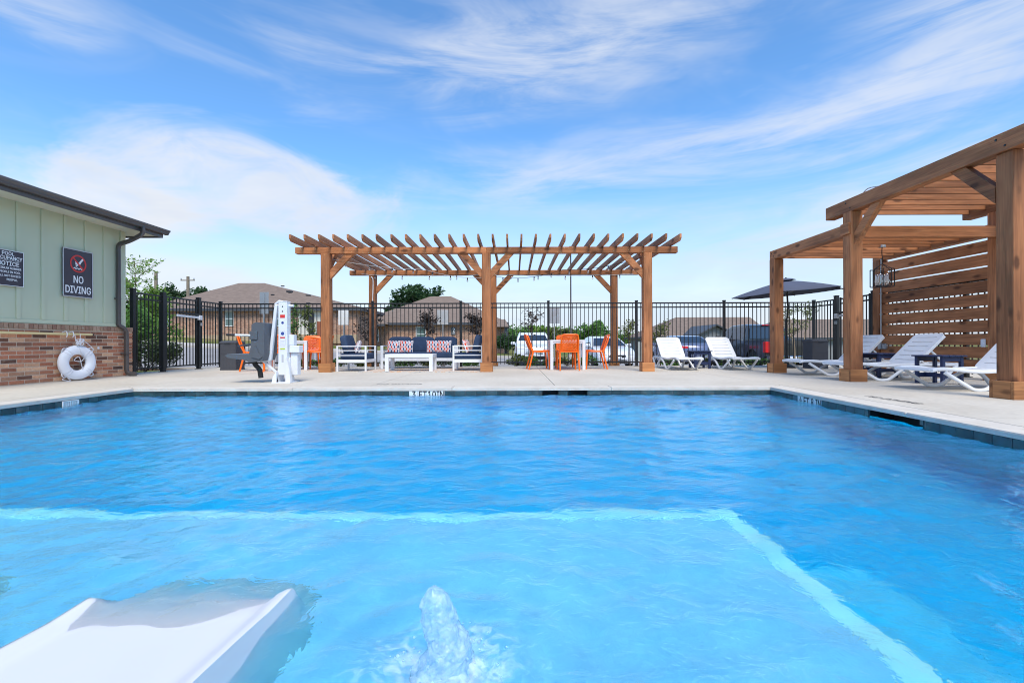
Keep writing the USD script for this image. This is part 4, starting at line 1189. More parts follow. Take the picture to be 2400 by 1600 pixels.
def side_table_proto(label, loc, rz, group):
    t = thing('side_table', label, 'side table', loc, rz, group)
    for k in range(4): MB().box(-0.235 + k * 0.119, -0.235 + k * 0.119 + 0.113, -0.235, 0.235, 0.425, 0.447, 0.004).build('slat', M_navy_poly, t)
    for sx in (-1, 1):
        for sy in (-1, 1): MB().box(sx * 0.205, sx * 0.150, sy * 0.205, sy * 0.165, 0, 0.4245, 0.004).build('leg', M_navy_poly, t)
    r = MB()
    for s in (-1, 1): r.box(-0.149, 0.149, s * 0.200, s * 0.172, 0.355, 0.423, 0.003).box(-0.149, 0.149, s * 0.200, s * 0.172, 0.10, 0.165, 0.003)
    r.box(-0.03, 0.03, -0.171, 0.171, 0.105, 0.16, 0.003)
    r.build('rails', M_navy_poly, t)
    return t


SG = 'navy poly side tables between the loungers'
s0 = side_table_proto('navy side table between the two loungers right of the pergola', (4.72, 11.95, 0), 0, SG)
dup(s0, (6.62, 7.32, 0), 12, 'navy side table in front of the slat wall, between the near and middle loungers')
dup(s0, (6.85, 8.82, 0), 8, 'navy side table partly behind the middle cabana post')


# ---------------------------------------------------------------- bins
def bin_proto(label, loc, rz, group, w=0.40, h=0.72):
    t = thing('trash_bin', label, 'trash bin', loc, rz, group)
    b = MB(); a, c = w / 2 * 0.93, w / 2
    for z0, z1, k0, k1 in ((0.0, 0.04, 1.02, 1.02), (0.04, 0.375, 0.95, 0.975), (0.375, 0.395, 0.955, 0.955), (0.395, 0.655, 0.975, 0.995)):
        v = []
        for z, k in ((z0, k0), (z1, k1)):
            q = c * k; e = 0.022
            v.append([(q - e, -q, z), (q, -q + e, z), (q, q - e, z), (q - e, q, z), (-q + e, q, z), (-q, q - e, z), (-q, -q + e, z), (-q + e, -q, z)])
        b.grid(np.array(v, float), wrap=True, cap=True)
    b.build('body', M_charcoal, t)
    ed = MB()
    for sx in (-1, 1):
        for sy in (-1, 1): ed.box(sx * c * 0.97, sx * (c * 0.97 - 0.03), sy * c * 0.97, sy * (c * 0.97 - 0.03), 0.02, 0.65, 0.006)
    for k in range(1, 5):
        for s in (-1, 1): ed.box(-c + k * w / 5 - 0.002, -c + k * w / 5 + 0.002, s * c * 0.972, s * c * 0.93, 0.05, 0.36).box(s * c * 0.972, s * c * 0.93, -c + k * w / 5 - 0.002, -c + k * w / 5 + 0.002, 0.05, 0.36)
    ed.build('panel_ribs', M_charcoal, t)
    l = MB().box(-c * 1.05, c * 1.05, -c * 1.05, c * 1.05, 0.656, 0.70, 0.010)
    v = []
    for z, k in ((0.70, 0.98), (0.722, 0.86), (0.730, 0.5)):
        q = c * k; v.append([(q, -q, z), (q, q, z), (-q, q, z), (-q, -q, z)])
    l.grid(np.array(v, float), wrap=True, cap=True)
    lid = l.build('lid', M_charcoal, t, smooth=30)
    MB().box(-0.07, 0.07, -c * 1.05 - 0.018, -c * 1.05, 0.668, 0.690, 0.006).build('handle', M_charcoal, lid)
    return t


BG = 'charcoal resin bins by the gates'
b0 = bin_proto('charcoal trash bin in front of the left gate', (-7.05, 11.75, 0), 0, BG)
dup(b0, (7.52, 11.72, 0), 0, 'charcoal trash bin behind the far cabana lounger')


# ---------------------------------------------------------------- umbrella
def umbrella():
    X, Y = 6.98, 12.0
    t = thing('umbrella', 'tilted navy patio umbrella open behind the front cabana post', 'umbrella', (X, Y, 0))
    R, n = 1.36, 6
    tilt = np.array([-0.076, 0.0, 1.0]); tilt /= np.linalg.norm(tilt)
    ex = np.cross([0, 1, 0], tilt); ex /= np.linalg.norm(ex); ey = np.cross(tilt, ex)
    A = axes((0, 0, 1.90), ex, ey, tilt)
    a0 = math.radians(-8)
    rad = np.linspace(0.02, 1, 9); th = np.arange(n * 6) * 2 * PI / (n * 6) + a0
    V = []
    for r in rad:
        row = []
        for k, a in enumerate(th):
            f = (k % 6) / 6.0; chord = math.cos(PI / n) / math.cos((f - 0.5) * 2 * PI / n)
            bow = 1 - 0.045 * math.sin(PI * f) * r
            rr = R * r * chord * bow
            z = 0.34 * (1 - r) ** 1.0 + 0.020 * math.sin(PI * r) - 0.012 * r * math.sin(PI * f)
            row.append((rr * math.cos(a), rr * math.sin(a), z))
        V.append(row)
    V = trimesh.transformations.transform_points(np.array(V).reshape(-1, 3), A).reshape(len(rad), n * 6, 3)
    m = MB(); m.grid(V, wrap=True); m.grid((V - np.array([0, 0, 0.004]))[::-1], wrap=True)
    m.build('canopy', M_canopy, t, smooth=35)
    v2 = []
    for r, z in ((0.02, 0.395), (0.20, 0.365), (0.30, 0.330)):
        v2.append([(r * math.cos(a) * R * 0.62, r * math.sin(a) * R * 0.62, z) for a in np.arange(n) * 2 * PI / n + a0])
    v2 = trimesh.transformations.transform_points(np.array(v2).reshape(-1, 3), A).reshape(3, n, 3)
    MB().grid(v2, wrap=True).build('vent', M_canopy, t)
    P = lambda r, a, z: trimesh.transformations.transform_points(np.array([(r * math.cos(a), r * math.sin(a), z)]), A)[0]
    for k in range(n):
        a = a0 + k * 2 * PI / n
        rb = MB().bar(P(0.03, a, 0.325), P(R * 0.985, a, -0.012), 0.014, 0.02).build('rib', M_black_metal, t)
        MB().bar(P(0.04, a, 0.02), P(R * 0.52, a, 0.165), 0.012, 0.012).build('strut', M_galv, rb)
    MB().tube([P(0, 0, -0.35), P(0, 0, 0.41)], 0.021, 10).tube([(0.03, 0.07, 0.02), (0.03, 0.07, 1.2), P(0, 0, -0.34)], 0.021, 10).build('pole', M_black_metal, t, smooth=50)
    MB().lathe([(0.0, 0.0), (0.25, 0.0), (0.25, 0.03), (0.20, 0.06), (0.06, 0.09), (0.04, 0.30), (0.0, 0.30)], (0.03, 0.07, 0), 24).build('base', M_black_metal, t, smooth=40)


umbrella()


# ---------------------------------------------------------------- hanging lantern
def lantern():
    t = thing('hanging_lantern', 'round black cage lantern with candle bulbs hanging inside the cabana', 'lantern', (7.10, 9.05, 1.72))
    c = MB(); R = 0.185
    for z in (0.0, 0.33):
        th = np.linspace(0, 2 * PI, 25)
        c.tube([(R * math.cos(a), R * math.sin(a), z) for a in th], 0.005, 6, cap=False)
    for k in range(8):
        a = k * PI / 4 + 0.2
        c.box(R * math.cos(a) - 0.006, R * math.cos(a) + 0.006, R * math.sin(a) - 0.006, R * math.sin(a) + 0.006, 0, 0.33)
    for a in (0.2, 0.2 + PI / 2):
        c.tube([(-R * math.cos(a), -R * math.sin(a), 0.0), (R * math.cos(a), R * math.sin(a), 0.0)], 0.006, 6)
        c.tube([(-R * math.cos(a), -R * math.sin(a), 0.33), (0, 0, 0.44), (R * math.cos(a), R * math.sin(a), 0.33)], 0.006, 6)
    c.build('cage', M_black_metal, t)
    for k in range(4):
        a = k * PI / 2 + 0.6
        x, y = 0.085 * math.cos(a), 0.085 * math.sin(a)
        b = MB().lathe([(0, 0.0), (0.024, 0.0), (0.020, 0.03), (0, 0.03)], (x, y, 0.0), 10).build('candle_holder', M_black_metal, t)
        MB().lathe([(0, 0.03), (0.026, 0.032), (0.032, 0.08), (0.026, 0.21), (0.022, 0.24), (0, 0.24)], (x, y, 0.0), 12).build('candle_bulb', M_bulb, b, smooth=True)
    MB().tube(smooth_path([(0, 0, 0.44), (0.006, 0, 0.55), (-0.006, 0, 0.65), (0, 0, 0.76)], 4), 0.008, 6).build('chain', M_black_metal, t)
    MB().lathe([(0, 0.755), (0.06, 0.755), (0.055, 0.80), (0, 0.81)], n=16).build('ceiling_plate', M_galv, t, smooth=40)


lantern()


# ---------------------------------------------------------------- the pool lift
def pool_lift():
    t = thing('pool_lift', 'white pool access lift with grey seat bolted to the deck edge', 'pool lift', (-3.86, 7.90, 0))
    cw = 0.073
    MB().box(-cw, cw, -0.075, 0.055, 0.13, 1.345, 0.006).build('column', M_white_paint, t)
    MB().box(-cw - 0.003, cw + 0.003, -0.078, 0.058, 1.346, 1.362, 0.006).build('column_cap', M_white_paint, t)
    f = MB()
    for s, x in ((-1, -0.085), (1, 0.085)):              # curved foot plates
        pr = [(-0.13, 0.0), (0.14, 0.0), (0.14, 0.05), (0.09, 0.24), (0.05, 0.42), (-0.02, 0.42), (-0.05, 0.22), (-0.10, 0.07)]
        f.prism(pr, 0.018, axes((x - 0.009, 0, 0), (0, 1, 0), (0, 0, 1), (1, 0, 0)))
    f.box(-0.15, 0.16, -0.16, 0.16, 0.0, 0.014, 0.003)
    f.prism([(-0.076, 0.015), (-0.150, 0.015), (-0.135, 0.10), (-0.076, 0.19)], 0.06, axes((0, -0.08, 0), (1, 0, 0), (0, 0, 1), (0, -1, 0)))
    f.prism([(0.076, 0.015), (0.16, 0.015), (0.14, 0.25), (0.09, 0.42), (0.076, 0.42)], 0.06, axes((0, -0.08, 0), (1, 0, 0), (0, 0, 1), (0, -1, 0)))
    f.build('base_plates', M_white_paint, t)
    MB().box(0.085, 0.20, 0.02, 0.16, 0.12, 0.50, 0.01).box(0.08, 0.25, -0.02, 0.14, 0.50, 0.62, 0.008).build('battery_box', M_white_paint, t)
    MB().box(0.075, 0.16, -0.02, 0.10, 0.62, 0.80, 0.01).build('control_box', M_white_paint, t)
    MB().tube([(-0.15, 0.0, 1.29), (0.15, 0.0, 1.29)], 0.022, 12).tube([(-0.16, 0, 1.31), (-0.09, 0, 1.37), (-0.03, 0, 1.36)], 0.018, 10).build('top_pivot', M_white_paint, t, smooth=40)
    # swinging arm: two slanting rails down to the seat
    a = MB()
    a.bar((-0.125, -0.02, 1.30), (-0.235, -0.02, 0.375), 0.05, 0.055, 0.005).bar((-0.235, -0.02, 0.38), (-0.45, -0.02, 0.375), 0.05, 0.045, 0.005)
    a.bar((-0.36, -0.02, 0.37), (-0.075, -0.01, 0.12), 0.04, 0.035, 0.004)
    a.build('swing_arm', M_white_paint, t)
    s = MB()                                             # seat shell seen from its side; it faces -x
    prof = [(-0.27, 0.385), (-0.24, 0.50), (-0.235, 0.98), (-0.26, 0.985), (-0.37, 0.99), (-0.42, 0.955), (-0.435, 0.60), (-0.47, 0.46), (-0.82, 0.475), (-0.85, 0.46), (-0.82, 0.435), (-0.55, 0.395), (-0.45, 0.36)]
    s.prism(Polygon(prof).buffer(0.012), 0.42, axes((0, 0.19, 0), (1, 0, 0), (0, 0, 1), (0, -1, 0)))
    seat = s.build('seat', M_lift_grey, t, smooth=30)
    MB().box(-0.455, -0.33, -0.252, -0.231, 0.72, 0.855, 0.006).build('side_pad', M_lift_grey, seat)
    MB().prism([(-0.43, 0.43), (-0.30, 0.40), (-0.25, 0.44), (-0.31, 0.50), (-0.36, 0.62)], 0.012, axes((0, -0.233, 0), (1, 0, 0), (0, 0, 1), (0, -1, 0))).build('side_gusset', M_lift_grey, seat)
    for y in (-0.24, 0.20):
        ar = MB().tube([(-0.44, y, 0.79), (-0.70, y, 0.795)], 0.017, 10).build('armrest', M_white_paint, t, smooth=40)
        MB().tube([(-0.69, y, 0.795), (-0.83, y, 0.798)], 0.020, 10).build('grip', M_black_rubber, ar, smooth=40)
    fr = MB()
    fr.bar((-0.46, -0.10, 0.655), (-0.73, -0.10, 0.615), 0.03, 0.025, 0.004).bar((-0.46, 0.12, 0.655), (-0.73, 0.12, 0.615), 0.03, 0.025, 0.004)
    for k in range(5): fr.bar((-0.49 - k * 0.055, -0.12, 0.652 - k * 0.008), (-0.49 - k * 0.055, 0.14, 0.652 - k * 0.008), 0.022, 0.018, 0.003)
    fr.build('slotted_rest', M_lift_grey, t)
    MB().sweep(smooth_path([(-0.50, -0.05, 0.37), (-0.46, -0.05, 0.29), (-0.40, -0.05, 0.22), (-0.375, -0.05, 0.08)], 4), 0.06, 0.05, up=(0, 1, 0)).build('foot_strap', M_black_rubber, t)
    for z, h, m, n in ((1.08, 0.055, M_sign_red, 'red_label'), (0.742, 0.022, M_sign_red, 'red_label'), (0.555, 0.022, M_label_green, 'green_label'), (0.34, 0.13, M_label_grey, 'grey_label')):
        w = 0.040 if h < 0.1 else 0.017
        MB().box(-w, w, -0.0775, -0.0752, z, z + h).build(n, m, t)
    dd = MB()
    for z in (1.27, 1.19): dd.lathe([(0, 0), (0.011, 0), (0.011, 0.003), (0, 0.003)], M=T((0, -0.075, z), rx=PI / 2), n=12)
    dd.build('bolt_hole', M_black_rubber, t)
    MB().lathe([(0, 0), (0.022, 0), (0.022, 0.002), (0, 0.002)], M=T((0, -0.075, 1.0), rx=PI / 2), n=16).lathe([(0.019, 0), (0.028, 0), (0.028, 0.002), (0.019, 0.002)], M=T((0, -0.075, 0.82), rx=PI / 2), n=16).build('blue_emblem', M_label_blue, t)
    o = MB()
    for x0, x1, z0, z1 in ((-0.045, 0.045, 0.62, 0.624), (-0.045, 0.045, 0.855, 0.859), (-0.045, -0.041, 0.624, 0.855), (0.041, 0.045, 0.624, 0.855), (-0.032, 0.032, 0.700, 0.703), (-0.032, 0.032, 0.676, 0.679), (-0.032, 0.032, 0.652, 0.655)):
        o.box(x0, x1, -0.0768, -0.0751, z0, z1)
    o.build('instruction_frame', M_label_grey, t)


pool_lift()


# ---------------------------------------------------------------- rescue gear on the pool house
M_cream_pole = pbr('cream_pole', (0.66, 0.53, 0.26), 0.4)
M_ring = pbr('life_ring_foam', (0.74, 0.75, 0.79), 0.55, spec=0.3, var=0.06, vscale=4.0)
M_rope = pbr('white_rope', (0.66, 0.65, 0.68), 0.8)


def rescue_gear():
    p = thing('rescue_pole', 'long cream rescue pole hung level along the brick wall', 'pole', (-7.90, 8.78, 0.83))
    MB().tube([(0, -3.6, 0.012), (0, 0, 0.0)], 0.020, 12).build('shaft', M_cream_pole, p, smooth=40)
    MB().tube([(0, 0, 0), (0, 0.03, 0)], 0.017, 12).build('end_plug', M_black_rubber, p)
    hk = MB()
    for y in (-0.52, -0.40): hk.tube(smooth_path([(-0.055, y, 0.03), (0.02, y, 0.045), (0.035, y, -0.02), (0.02, y, -0.055)], 4), 0.008, 6)
    hk.build('hook', M_white_paint, p, smooth=40)
    a = math.radians(12)
    r = thing('life_ring', 'white life ring with rope leaning on the brick wall below the cream pole', 'life ring', (-7.84, 8.42, 0.325), -10)
    R, q = 0.225, 0.085
    th = np.arange(40) * 2 * PI / 40; ph = np.arange(16) * 2 * PI / 16
    v = []
    for A in th:
        v.append([(0.72 * q * math.cos(B) , (R + q * math.sin(B)) * math.cos(A), (R + q * math.sin(B)) * math.sin(A)) for B in ph])
    v = np.array(v); v = np.concatenate([v, v[:1]], 0)
    MB().grid(v, wrap=True).build('ring', M_ring, r, smooth=True)
    bd = MB()
    for A in (PI / 4, 3 * PI / 4, 5 * PI / 4, 7 * PI / 4):
        for off in (-0.10, 0.10):
            A2 = A + off
            bd.tube([(0.75 * q * math.cos(B), (R + (q + 0.002) * math.sin(B)) * math.cos(A2), (R + (q + 0.002) * math.sin(B)) * math.sin(A2)) for B in np.linspace(0, 2 * PI, 17)], 0.0035, 5, cap=False)
    bd.build('rope_band', M_rope, r)
    lp = MB()
    for A in (PI / 4, 3 * PI / 4, 5 * PI / 4, 7 * PI / 4):
        c, s = math.cos(A), math.sin(A)
        lp.tube(smooth_path([(0, (R + q) * math.cos(A - 0.16), (R + q) * math.sin(A - 0.16)), (0.02, (R + q + 0.035) * math.cos(A - 0.05), (R + q + 0.03) * math.sin(A - 0.05)), (0.02, (R + q + 0.03) * math.cos(A + 0.06), (R + q + 0.035) * math.sin(A + 0.06)), (0, (R + q) * math.cos(A + 0.16), (R + q) * math.sin(A + 0.16))], 5), 0.008, 6)
    rr = np.random.default_rng(2)
    for k in range(4):                                   # coiled line gathered at the top and hanging through the ring
        pts = [(0.05 + 0.02 * rr.random(), -0.07 + 0.14 * rr.random(), 0.30 + 0.14 * rr.random()) for _ in range(7)]
        lp.tube(smooth_path(pts, 5), 0.006, 5)
    lp.tube(smooth_path([(0.03, -0.06, 0.50), (0.04, -0.05, 0.38), (0.05, -0.02, 0.30), (0.06, 0.03, 0.16), (0.03, 0.10, 0.10), (0.03, 0.04, 0.02), (0.03, -0.07, 0.04), (0.04, 0.0, 0.10), (0.03, 0.05, -0.05), (0.03, 0.07, -0.13)], 6), 0.006, 5)
    lp.tube(smooth_path([(0.03, 0.03, 0.51), (0.03, 0.04, 0.43), (0.04, 0.14, 0.34), (0.05, 0.24, 0.24)], 5), 0.006, 5)
    lp.tube(smooth_path([(-0.01, -0.20, -0.26), (0.02, -0.25, -0.29), (0.03, -0.18, -0.315), (0.03, -0.13, -0.31), (0.02, -0.17, -0.27)], 6), 0.007, 5)
    lp.build('rope', M_rope, r, smooth=True)


rescue_gear()


# ---------------------------------------------------------------- lettering on the deck
def deck_text(mb, s, h, x, y, rz, sx=1.0):
    m = meshkit.text_mesh(s, h, 0.0008, bold=True)
    w = m.bounds[1, 0] * sx
    mb.add(m, T((x, y, 0.0012), rz) @ np.diag([sx, 1, 1, 1]) @ T((-w / 2 / sx, 0, 0)))


M_deck_print = pbr('worn_deck_print', (0.10, 0.095, 0.09), 0.8)
d1 = MB(); deck_text(d1, 'NO DIVING', 0.10, -1.83, 7.42, 0.0, 0.95)
d1.build('deck_lettering', M_deck_print, label='dark NO DIVING lettering flat on the far deck behind the coping', cat='lettering')
d2 = MB(); deck_text(d2, 'NO DIVING', 0.10, 4.22, 5.30, -PI / 2 + 0.02, 0.95)
d2.build('deck_lettering', M_deck_print, label='dark NO DIVING lettering flat on the right deck before the cabana', cat='lettering')

# ---------------------------------------------------------------- loungers standing in the water, and the bubbler
M_ledge_white = pbr('ledge_lounger_white', (0.66, 0.655, 0.67), 0.32, spec=0.4, var=0.025, vscale=2.0)


def ledge_lounger(label, X, Y=0.0, rz=0.0):
    t = thing('ledge_lounger', label, 'pool lounger', (X, Y, 0), rz)
    hw = 0.285
    ys = np.concatenate([np.linspace(0.05, 1.2, 24), np.linspace(1.22, 1.66, 34)])
    us = np.array([-1.06, -1.045, -1.025, -1.0, -0.965, -0.93, -0.89, -0.85, -0.80, -0.72, -0.6, -0.4, -0.2, 0, 0.2, 0.4, 0.6, 0.72, 0.80, 0.85, 0.89, 0.93, 0.965, 1.0, 1.025, 1.045, 1.06])
    sst = lambda a, b, x: np.clip((x - a) / (b - a), 0, 1) ** 2 * (3 - 2 * np.clip((x - a) / (b - a), 0, 1))
    rows = []
    for y in ys:
        c = -0.104 + 0.105 * (1.25 - y) + 0.05 * max(0, 0.8 - y) ** 2 if y < 1.25 else -0.104 - 0.105 * (y - 1.25) - 0.95 * (y - 1.25) ** 2
        rim0 = c + 0.036
        rim = rim0 if y < 1.25 else max(-0.068 - 0.02 * (y - 1.25), -9) - 0.17 * sst(1.375, 1.48, y) - 0.10 * sst(1.45, 1.66, y)
        flare = 0.012 * sst(1.1, 1.5, y)
        row = []
        for u in us:
            rr = rim if u > 0 else rim - 0.018
            k = 0.45 * sst(0.0, 0.9, u) + 0.55 * sst(0.78, 0.97, u) if u > 0 else sst(0.80, 0.95, -u)
            z = c * (1 - k) + rr * k
            if abs(u) >= 1.0: z = rr - (abs(u) - 1.0) / 0.06 * (rr + 0.40) if abs(u) > 1.015 else rr - (abs(u) - 1.0) * 0.2
            w = hw * min(abs(u), 1.0) + (0.05 * (abs(u) - 1.0) / 0.06 if abs(u) > 1 else 0)
            row.append((math.copysign(w + flare * (abs(u) > 0.9), u), y, z))
        rows.append(row)
    end = [(x * 0.98, 1.675, -0.40) for x, y, z in rows[-1]]
    rows.append([(x, y + 0.005, min(z - 0.02, -0.2)) for x, y, z in rows[-1]]); rows.append(end)
    MB().grid(np.array(rows)[:, ::-1]).build('shell', M_ledge_white, t, smooth=38)


ledge_lounger('white moulded in-pool lounger at the lower left, half out of the water', -0.915, 0.0, 1.5)
ledge_lounger('second white in-pool lounger, only its sunken end showing at the left edge', -1.955, 0.02, 1.5)


def bubbler():
    t = thing('water_bubbler', 'foaming bubbler jet rising from the shallow ledge right of the white lounger', 'water jet', (BUB[0], BUB[1], WATER_Z))
    g = Graph()
    n = g.noise(g.pos(), 34.0, 4.0, 0.6)
    c = g.mix(n, (0.46, 0.75, 0.96), (0.78, 0.91, 0.98))
    d = g.add('principled_bsdf', {'base_color': c}, roughness=0.2, specular_ior_level=0.5) + '.BSDF'
    tl = g.add('translucent_bsdf', {'color': c}) + '.BSDF'
    soft = g.add('mix_closure', {'closure1': d, 'closure2': tl}, fac=0.5) + '.closure'
    gl = g.add('glass_bsdf', color=(0.94, 0.98, 1.0), roughness=0.18, IOR=1.15) + '.BSDF'
    M = g.done('bubbler_foam', g.add('mix_closure', {'fac': g.mapr(n, 0.3, 0.72, 0.30, 0.80), 'closure1': gl, 'closure2': soft}) + '.closure')
    th = np.arange(120) * 2 * PI / 120; zz = np.linspace(0, 1, 110)
    V = []
    for s in zz:
        r = 0.060 * (0.80 - 0.30 * s) * math.sqrt(max(0, 1 - max(0, (s - 0.82) / 0.18) ** 2)) + 0.028 * math.exp(-s / 0.20)
        cx = 0.012 * math.sin(s * 5) - 0.012 * s
        V.append([(cx + r * math.cos(a), r * math.sin(a), s * 0.195 - 0.012) for a in th])
    V = np.array(V); P = V.reshape(-1, 3)
    nz = meshkit.fbm(P * 21, 5, 3) - 0.5
    rad = P[:, :2] / (np.linalg.norm(P[:, :2], axis=1, keepdims=True) + 1e-6)
    P[:, :2] += rad * (nz * 0.045)[:, None] * np.clip(np.linalg.norm(P[:, :2], axis=1) / 0.04, 0, 1)[:, None]
    P[:, :2] += rad * ((meshkit.fbm(P * np.array([75, 75, 45]), 3, 13) - 0.5) * 0.014)[:, None]
    P[:, 2] += (meshkit.fbm(P * 30 + 7, 4, 9) - 0.5) * 0.03 * (P[:, 2] > 0.03)
    MB().grid(P.reshape(V.shape), wrap=True, cap=True).build('jet', M, t, smooth=True)
    r = np.random.default_rng(11); dr = MB()
    for k in range(70):
        a, q = r.random() * 2 * PI, 0.05 + abs(r.normal(0, 0.05))
        s = 0.0015 + 0.0035 * r.random() ** 2
        z = abs(r.normal(0.01, 0.05)) * math.exp(-q * 4)
        m = trimesh.creation.icosphere(1, s)
        dr.add(m, T((q * math.cos(a), q * math.sin(a), z)))
    dr.build('droplets', M, t, smooth=True, kind='stuff')
    # thin torn sheet of foam round the jet's foot
    g = Graph(); s = g.add('separate_xyz', {'vector': g.obj()})
    rad = g.math('sqrt', g.math('add', g.math('multiply', s + '.x', s + '.x'), g.math('multiply', s + '.y', s + '.y')))
    n1 = g.noise(g.obj(), 22.0, 6.0, 0.7, 0.8)
    a = g.mapr(g.math('subtract', n1, g.math('multiply', rad, 1.7)), 0.16, 0.55, 0.0, 0.55)
    d = g.add('diffuse_bsdf', color=(0.74, 0.88, 0.96)) + '.BSDF'
    tr = g.add('transparent_bsdf') + '.BSDF'
    MF = g.done('foam_sheet', g.add('mix_closure', {'fac': a, 'closure1': tr, 'closure2': d}) + '.closure')
    th = np.arange(48) * 2 * PI / 48
    fv = np.array([[(q * math.cos(A), q * math.sin(A), 0) for A in th] for q in np.linspace(0.03, 0.30, 14)])
    w = fv.reshape(-1, 3).copy(); w[:, 2] = wave_height(w[:, 0] + BUB[0], w[:, 1] + BUB[1]) + 0.005 + 0.02 * np.exp(-np.hypot(w[:, 0], w[:, 1]) / 0.06)
    MB().grid(w.reshape(fv.shape), wrap=True).build('foam', MF, t, smooth=True, kind='stuff')
    fo = MB()
    for k in range(0):
        a, q = r.random() * 2 * PI, 0.055 + abs(r.normal(0, 0.06))
        m = trimesh.creation.icosphere(2, 1.0); v = np.array(m.vertices)
        v *= 1 + 0.5 * (meshkit.noise(v * 2.3 + k * 3.7)[:, None] - 0.5)
        s = 0.010 + 0.018 * r.random() * math.exp(-q * 5)
        m.vertices = v * np.array([s * 1.5, s * 1.5, s * 0.7])
        fo.add(m, T((q * math.cos(a), q * math.sin(a) - 0.01, 0.002)))


bubbler()

# ---------------------------------------------------------------- ground beyond the deck
def ground_z(x, y):
    x, y = np.asarray(x, float), np.asarray(y, float)
    s = np.clip((y - 14.5) / 30.0, 0, 1); s = s * s * (3 - 2 * s)
    t = 0.2 - 0.06 * (np.clip(x, -40, 30) + 8)
    dip = -0.30 * np.clip((y - 14.2) / 2.6, 0, 1) * np.clip((34 - y) / 8, 0, 1)
    return s * t + dip - 0.10 + np.clip(y - 60, 0, None) * 0.004


gz = lambda x, y: float(ground_z(x, y))
at = lambda px, Y: (px - CX) / F_PX * Y
zt = lambda py, Y: CAM_H + (CY - py) / F_PX * Y


def sheet(x0, x1, y0, y1, lift, nx=40, ny=40):
    X, Y = np.meshgrid(np.linspace(x0, x1, nx), np.linspace(y0, y1, ny), indexing='ij')
    return np.stack([X, Y, ground_z(X, Y) + lift], -1)


def ground_mats():
    g = Graph(); p = g.pos()
    n = g.noise(p, 0.25, 5.0, 0.6); f = g.noise(p, 9.0, 4.0, 0.7)
    c = g.ramp(n, [(0.35, (0.10, 0.13, 0.035)), (0.5, (0.16, 0.17, 0.055)), (0.65, (0.24, 0.20, 0.10))])
    q = g.mapr(f, 0.3, 0.7, 0.7, 1.25, smooth=False); c = g.mix(1.0, c, g.xyz(q, q, q), 'multiply')
    grass = g.done('grass_ground', g.add('principled_bsdf', {'base_color': c, 'normal': g.add('bump', {'height': f}, strength=0.7, distance=0.05) + '.normal'}, roughness=0.95, specular_ior_level=0.1) + '.BSDF')
    return grass, pbr('parking_concrete', (0.30, 0.285, 0.28), 0.9, spec=0.15, var=0.16, vscale=0.8, dirt=((0.14, 0.13, 0.13), 0.35, 0.5)), pbr('kerb_concrete', (0.46, 0.42, 0.38), 0.85, spec=0.2, var=0.1), pbr('mulch', (0.085, 0.050, 0.032), 0.95, spec=0.1, var=0.4, vscale=25.0, bump=0.8, bscale=40)


M_grass, M_lot, M_kerb, M_mulch = ground_mats()


def build_ground():
    xs = np.concatenate([[-900, -400, -150], np.linspace(-70, 70, 90), [150, 400, 900]]); ys = np.concatenate([np.linspace(13.40, 70, 80), [90, 130, 200, 400, 900, 1800]])
    X, Y = np.meshgrid(xs, ys, indexing='ij')
    m = MB(); m.grid(np.stack([X, Y, ground_z(X, Y)], -1))
    for x0, x1, y0, y1 in ((-900, -8.7, -60, 13.40), (13.0, 900, -60, 13.40), (-8.7, 13.0, -60, -6.0)):
        X, Y = np.meshgrid(np.linspace(x0, x1, 20), np.linspace(y0, y1, 12), indexing='ij')
        m.grid(np.stack([X, Y, np.full_like(X, -0.10)], -1))
    m.build('ground', M_grass, kind='structure')
    MB().grid(sheet(-12, 13, 13.38, 15.3, 0.006, 60, 8)).build('planting_bed', M_mulch, kind='structure')
    MB().grid(sheet(-60, 46, 15.6, 31.5, 0.004, 120, 40)).build('parking_lot', M_lot, kind='structure')
    k = MB(); x = np.linspace(-60, 46, 120)
    for y0, y1 in ((15.42, 15.59), (31.52, 31.70)):
        z = ground_z(x, np.full_like(x, (y0 + y1) / 2))
        sec = np.stack([np.stack([x, np.full_like(x, yy), z + dz], -1) for yy, dz in ((y0, -0.05), (y0, 0.13), (y1, 0.13), (y1, -0.05))], 1)
        k.grid(sec, wrap=True, cap=True)
    k.build('kerb', M_kerb, kind='structure')
    MB().grid(sheet(-60, 46, 32.6, 34.4, 0.006, 120, 6)).build('sidewalk', M_kerb, kind='structure')


build_ground()


# ---------------------------------------------------------------- houses across the lot
def brick_far():
    g = Graph(); p = g.pos()
    s = g.add('separate_xyz', {'vector': p})
    v = g.xyz(g.math('add', s + '.x', s + '.y'), s + '.z', 0.0)
    b = g.add('brick_texture', {'vector': v}, offset=0.5, color1=(0.40, 0.20, 0.125), color2=(0.20, 0.095, 0.07), mortar=(0.46, 0.36, 0.28), scale=1.0, mortar_size=0.010, mortar_smooth=0.2, bias=-0.1, brick_width=0.24, row_height=0.078) + '.color'
    n = g.mapr(g.noise(p, 3.3, 4.0, 0.75), 0.3, 0.7, 0.72, 1.25, smooth=False)
    c = g.mix(1.0, b, g.xyz(n, n, n), 'multiply')
    c = g.mix(g.mapr(g.noise(p, 7.0, 3.0, 0.7), 0.58, 0.68, 0.0, 0.6), c, (0.52, 0.38, 0.28))
    return g.done('far_brick', g.add('principled_bsdf', {'base_color': c}, roughness=0.9, specular_ior_level=0.1) + '.BSDF')


